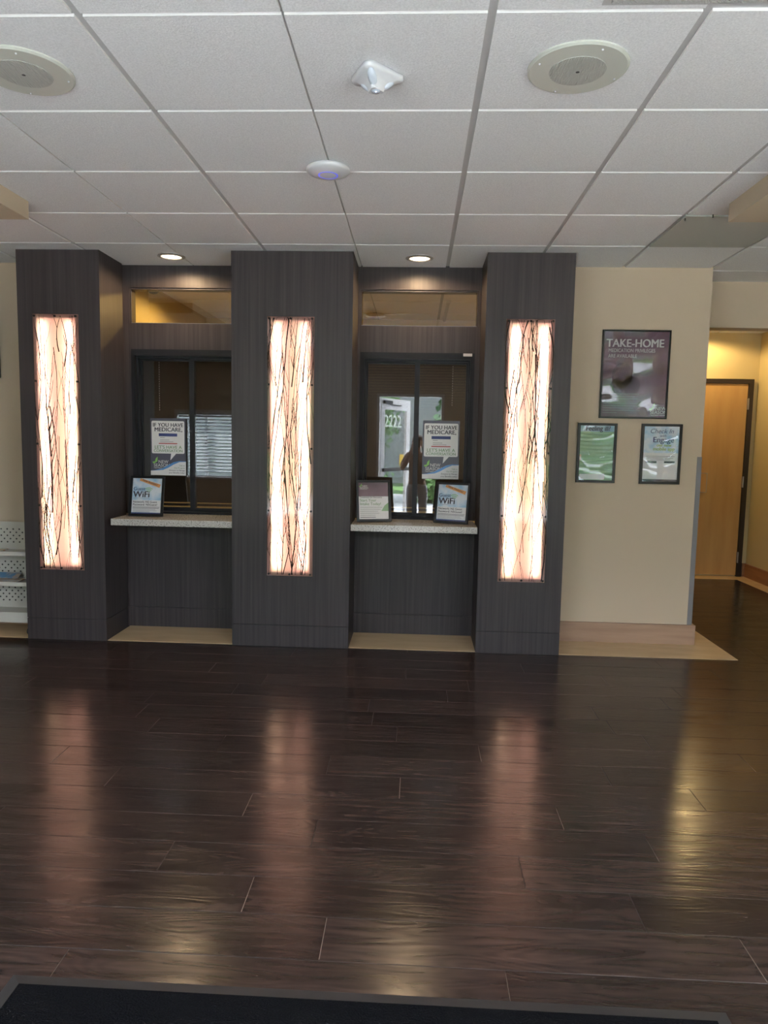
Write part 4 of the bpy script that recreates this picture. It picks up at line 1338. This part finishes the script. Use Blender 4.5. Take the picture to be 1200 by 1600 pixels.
def leafy(b, c, rx, rz, n, size, rng, cone=False):
    for _ in range(n):
        u = rng.random() ** 0.5
        t_ = rng.random()
        a = rng.uniform(0, 2 * PI)
        if cone:
            rr = rx * (1 - t_) * (0.55 + 0.45 * u) + 0.05
            p = Vector((c[0] + rr * math.cos(a), c[1] + rr * math.sin(a), c[2] + t_ * rz))
        else:
            ph = math.acos(1 - 2 * t_)
            p = Vector((c[0] + rx * u * math.sin(ph) * math.cos(a), c[1] + rx * u * math.sin(ph) * math.sin(a), c[2] + rz * u * math.cos(ph)))
        d = Vector((rng.uniform(-1, 1), rng.uniform(-1, 1), rng.uniform(-0.8, 0.3))).normalized() * size * rng.uniform(0.6, 1.3)
        e = d.cross(Vector((rng.uniform(-1, 1), rng.uniform(-1, 1), rng.uniform(-1, 1)))).normalized() * size * 0.35
        b.quad(p - e, p + d * 0.5 - e * 1.2, p + d, p + d * 0.5 + e * 1.2)


rng = random.Random(11)
for k, (x, y_, r_, hgt, lab) in enumerate(((1.7, -10.6, 1.5, 5.2, 'dark green conifer outside, right of the entrance path'),
                                           (-3.6, -11.2, 1.9, 6.0, 'dark green conifer outside, farthest left of the entrance'),
                                           (4.9, -11.0, 1.8, 5.6, 'dark green conifer outside, far right beyond the lawn'))):
    t = thing('conifer_tree', lab, 'tree', (x, y_, -0.015), group='conifers outside the entrance')
    MB().cyl((x, y_, -0.015), 0.13, hgt * 0.85, n=10, r2=0.03).build('trunk', M['bark'], t)
    b = MB(); leafy(b, (x, y_, 0.9), r_, hgt - 0.9, 1500, 0.30, rng, True)
    b.build('foliage', M['foliage'], t, fix=False)
for k, (x, y_, r_, lab) in enumerate(((-1.25, -6.0, 0.70, 'round green bush outside, left of the entrance'),
                                      (0.35, -6.4, 0.55, 'small round green bush outside, straight ahead of the entrance'),
                                      (-3.2, -6.5, 0.8, 'round green bush outside, farthest left'),
                                      (2.6, -6.3, 0.8, 'round green bush outside, far right'))):
    t = thing('bush', lab, 'bush', (x, y_, -0.015), group='bushes along the lawn')
    MB().cyl((x, y_, -0.015), 0.04, r_ * 0.6, n=8).build('stem', M['bark'], t)
    b = MB(); leafy(b, (x, y_, r_ * 0.75), r_, r_ * 0.72, 700, 0.14, rng)
    b.build('foliage', M['foliage2'], t, fix=False)
t = thing('neighbouring_building', 'plain grey sided building beyond the trees outside', 'building', (0, -15, -0.015))
b = MB().box(-12, 12, -15.5, -14.0, -0.015, 4.2)
b.build('walls', M['siding'], t)
MB().box(-12.3, 12.3, -15.8, -13.6, 4.2, 4.5).build('roof', M['charcoal'], t)
for x in (-6, -2.5, 2.0, 6.5):
    MB().box(x, x + 1.4, -14.0, -13.96, 0.9, 2.3).build('window', M['charcoal'], t)


b_ = thing('leafy_tree', 'light green leafy tree outside behind the open glass door', 'tree', (-1.55, -8.0, -0.02))
MB().cyl((-1.55, -8.0, -0.02), 0.08, 2.2, n=10, r2=0.04).build('trunk', M['bark'], b_)
b = MB(); leafy(b, (-1.55, -8.0, 2.2), 1.1, 1.3, 1500, 0.20, rng)
b.build('foliage', M['foliage2'], b_, fix=False)

# ------------------------------------------------------------------ the person taking the photo (seen in the window glass)
def skin_mesh(name, joints, edges, m, parent=None, root=0, sub=2):
    me = bpy.data.meshes.new(name)
    me.from_pydata([j[0] for j in joints], edges, [])
    o = bpy.data.objects.new(name, me)
    COL.objects.link(o)
    md = o.modifiers.new('skin', 'SKIN')
    md.use_smooth_shade = True
    for k, j in enumerate(joints):
        r = j[1]
        me.skin_vertices[0].data[k].radius = (r, r) if not isinstance(r, tuple) else r
        me.skin_vertices[0].data[k].use_root = (k == root)
    sb = o.modifiers.new('sub', 'SUBSURF'); sb.levels = sub; sb.render_levels = sub
    dg = bpy.context.evaluated_depsgraph_get()
    me2 = bpy.data.meshes.new_from_object(o.evaluated_get(dg))
    bpy.data.objects.remove(o)
    me2.name = name
    me2.materials.clear(); me2.materials.append(m)
    for p in me2.polygons: p.use_smooth = True
    o = bpy.data.objects.new(name, me2)
    link(o, parent)
    return o


PX, PY = 0.015, -0.40           # the person stands in the doorway, facing +Y
P = thing('person', 'person in brown shirt and pale trousers holding up a phone, mirrored in the right window', 'person', (PX, PY, 0))
# continuous body: pelvis, spine, neck, head base, arms to the wrists, legs to the feet
J = [((0, 0, 0.80), (0.115, 0.085)), ((0, 0, 0.92), (0.105, 0.08)), ((0, 0.0, 1.06), (0.115, 0.085)), ((0, -0.01, 1.20), (0.12, 0.085)),
     ((0, -0.005, 1.275), (0.055, 0.055)), ((0, 0.008, 1.335), (0.044, 0.048)), ((0, 0.018, 1.375), (0.060, 0.070)), ((0, 0.020, 1.435), (0.070, 0.085)), ((0, 0.008, 1.490), (0.058, 0.070))]
E_ = [(0, 1), (1, 2), (2, 3), (3, 4), (4, 5), (5, 6), (6, 7), (7, 8)]
for sx in (-1, 1):
    n0 = len(J)
    J += [((sx * 0.135, -0.005, 1.225), 0.050), ((sx * 0.205, 0.015, 1.100), 0.042), ((sx * 0.235, 0.045, 1.010), 0.038),
          ((sx * 0.170, 0.150, 1.150), 0.035), ((sx * 0.085, 0.265, 1.320), 0.025)]
    E_ += [(3, n0), (n0, n0 + 1), (n0 + 1, n0 + 2), (n0 + 2, n0 + 3), (n0 + 3, n0 + 4)]
    n1 = len(J)
    J += [((sx * 0.085, 0, 0.74), 0.078), ((sx * 0.092, 0.012, 0.44), 0.052), ((sx * 0.095, -0.004, 0.30), 0.050), ((sx * 0.098, -0.01, 0.08), 0.034),
          ((sx * 0.100, 0.03, 0.045), 0.034), ((sx * 0.108, 0.12, 0.030), 0.026)]
    E_ += [(0, n1), (n1, n1 + 1), (n1 + 1, n1 + 2), (n1 + 2, n1 + 3), (n1 + 3, n1 + 4), (n1 + 4, n1 + 5)]
skin_mesh('body', J, E_, M['skin'], P)
# face
b = MB(); b.cyl((0, 0.098, 1.405), 0.012, 0.020, (0, 1, -0.25), 8, 0.007); b.build('nose', M['skin'], P, local=True)
for sx in (-1, 1):
    MB().lathe((sx * 0.028, 0.093, 1.437), [(0, -0.008), (0.009, -0.005), (0.011, 0), (0.009, 0.005), (0, 0.008)], 10).build('eye', M['white_plastic'], P, local=True)
    MB().lathe((sx * 0.073, 0.012, 1.42), [(0, -0.028), (0.010, -0.015), (0.012, 0.005), (0.009, 0.022), (0, 0.028)], 10).build('ear', M['skin'], P, local=True)
MB().box(-0.022, 0.022, 0.090, 0.0985, 1.370, 1.377).build('mouth', M['red_print'], P, local=True, bevel=0.002)
# hair: a cap over the skull reaching the neck
hr = MB()
hr.lathe((0, -0.002, 1.455), [(0.080, -0.075), (0.090, -0.03), (0.088, 0.02), (0.072, 0.058), (0.040, 0.080), (0, 0.087)], 20)
for v in hr.bm.verts:
    v.co.y = (v.co.y) * 1.08 - 0.012
    if v.co.y > 0.045 and v.co.z < 1.47: v.co.y = 0.045
hr.build('hair', M['hair'], P, local=True, fix=False)
# clothes
SJ = [((0, 0, 0.76), (0.158, 0.118)), ((0, 0, 0.90), (0.140, 0.108)), ((0, 0.0, 1.06), (0.142, 0.108)), ((0, -0.01, 1.20), (0.138, 0.102)), ((0, -0.005, 1.262), (0.068, 0.066))]
SE = [(0, 1), (1, 2), (2, 3), (3, 4)]
for sx in (-1, 1):
    n0 = len(SJ)
    SJ += [((sx * 0.138, -0.005, 1.222), 0.064), ((sx * 0.208, 0.018, 1.095), 0.060), ((sx * 0.226, 0.036, 1.035), 0.058)]
    SE += [(3, n0), (n0, n0 + 1), (n0 + 1, n0 + 2)]
skin_mesh('shirt', SJ, SE, M['shirt'], P)
TJ = [((0, 0, 0.83), (0.128, 0.098)), ((0, 0, 0.77), (0.130, 0.100))]
TE = [(0, 1)]
for sx in (-1, 1):
    n0 = len(TJ)
    TJ += [((sx * 0.088, 0, 0.70), 0.094), ((sx * 0.093, 0.010, 0.44), 0.072), ((sx * 0.097, -0.008, 0.10), 0.060)]
    TE += [(1, n0), (n0, n0 + 1), (n0 + 1, n0 + 2)]
skin_mesh('trousers', TJ, TE, M['trousers'], P)
for sx in (-1, 1):
    SJ2 = [((sx * 0.099, -0.03, 0.042), (0.040, 0.038)), ((sx * 0.101, 0.04, 0.042), (0.044, 0.038)), ((sx * 0.109, 0.13, 0.032), (0.040, 0.030)), ((sx * 0.111, 0.17, 0.028), (0.028, 0.026))]
    skin_mesh('shoe', SJ2, [(0, 1), (1, 2), (2, 3)], M['shoe'], P)
# hands: palm plus five bent fingers holding the phone edges
for sx in (-1, 1):
    HJ = [((sx * 0.085, 0.265, 1.320), 0.021), ((sx * 0.078, 0.305, 1.362), 0.027), ((sx * 0.070, 0.335, 1.400), 0.026)]
    HE = [(0, 1), (1, 2)]
    for q, (dz, L) in enumerate(((0.036, 1.0), (0.018, 1.1), (0.0, 1.05), (-0.018, 0.85))):
        n0 = len(HJ)
        HJ += [((sx * 0.066, 0.350, 1.402 + dz * 0.8), 0.0095), ((sx * (0.060 - 0.004 * L), 0.372, 1.408 + dz), 0.0088), ((sx * (0.052 - 0.010 * L), 0.3825, 1.408 + dz), 0.0080), ((sx * (0.040 - 0.012 * L), 0.3835, 1.407 + dz), 0.0072)]
        HE += [(2, n0), (n0, n0 + 1), (n0 + 1, n0 + 2), (n0 + 2, n0 + 3)]
    n0 = len(HJ)
    HJ += [((sx * 0.064, 0.318, 1.388), 0.0105), ((sx * 0.050, 0.340, 1.402), 0.0095), ((sx * 0.036, 0.3505, 1.412), 0.0085)]
    HE += [(1, n0), (n0, n0 + 1), (n0 + 1, n0 + 2)]
    skin_mesh('hand', HJ, HE, M['skin'], P, sub=1)
PHN = thing('phone', 'dark phone held up in both hands by the mirrored person', 'phone', (PX, PY + 0.3665, 1.350))
MB().box(-0.037, 0.037, -0.0045, 0.0045, 0, 0.150).build('phone_body', M['phone'], PHN, local=True, bevel=0.002)
MB().box(-0.034, 0.034, -0.0052, -0.0045, 0.004, 0.146).build('phone_screen', M['slate'], PHN, local=True)
SC.cycles.use_denoising = True
SC.cycles.max_bounces = 10
SC.cycles.transparent_max_bounces = 16
SC.cycles.sample_clamp_indirect = 6.0
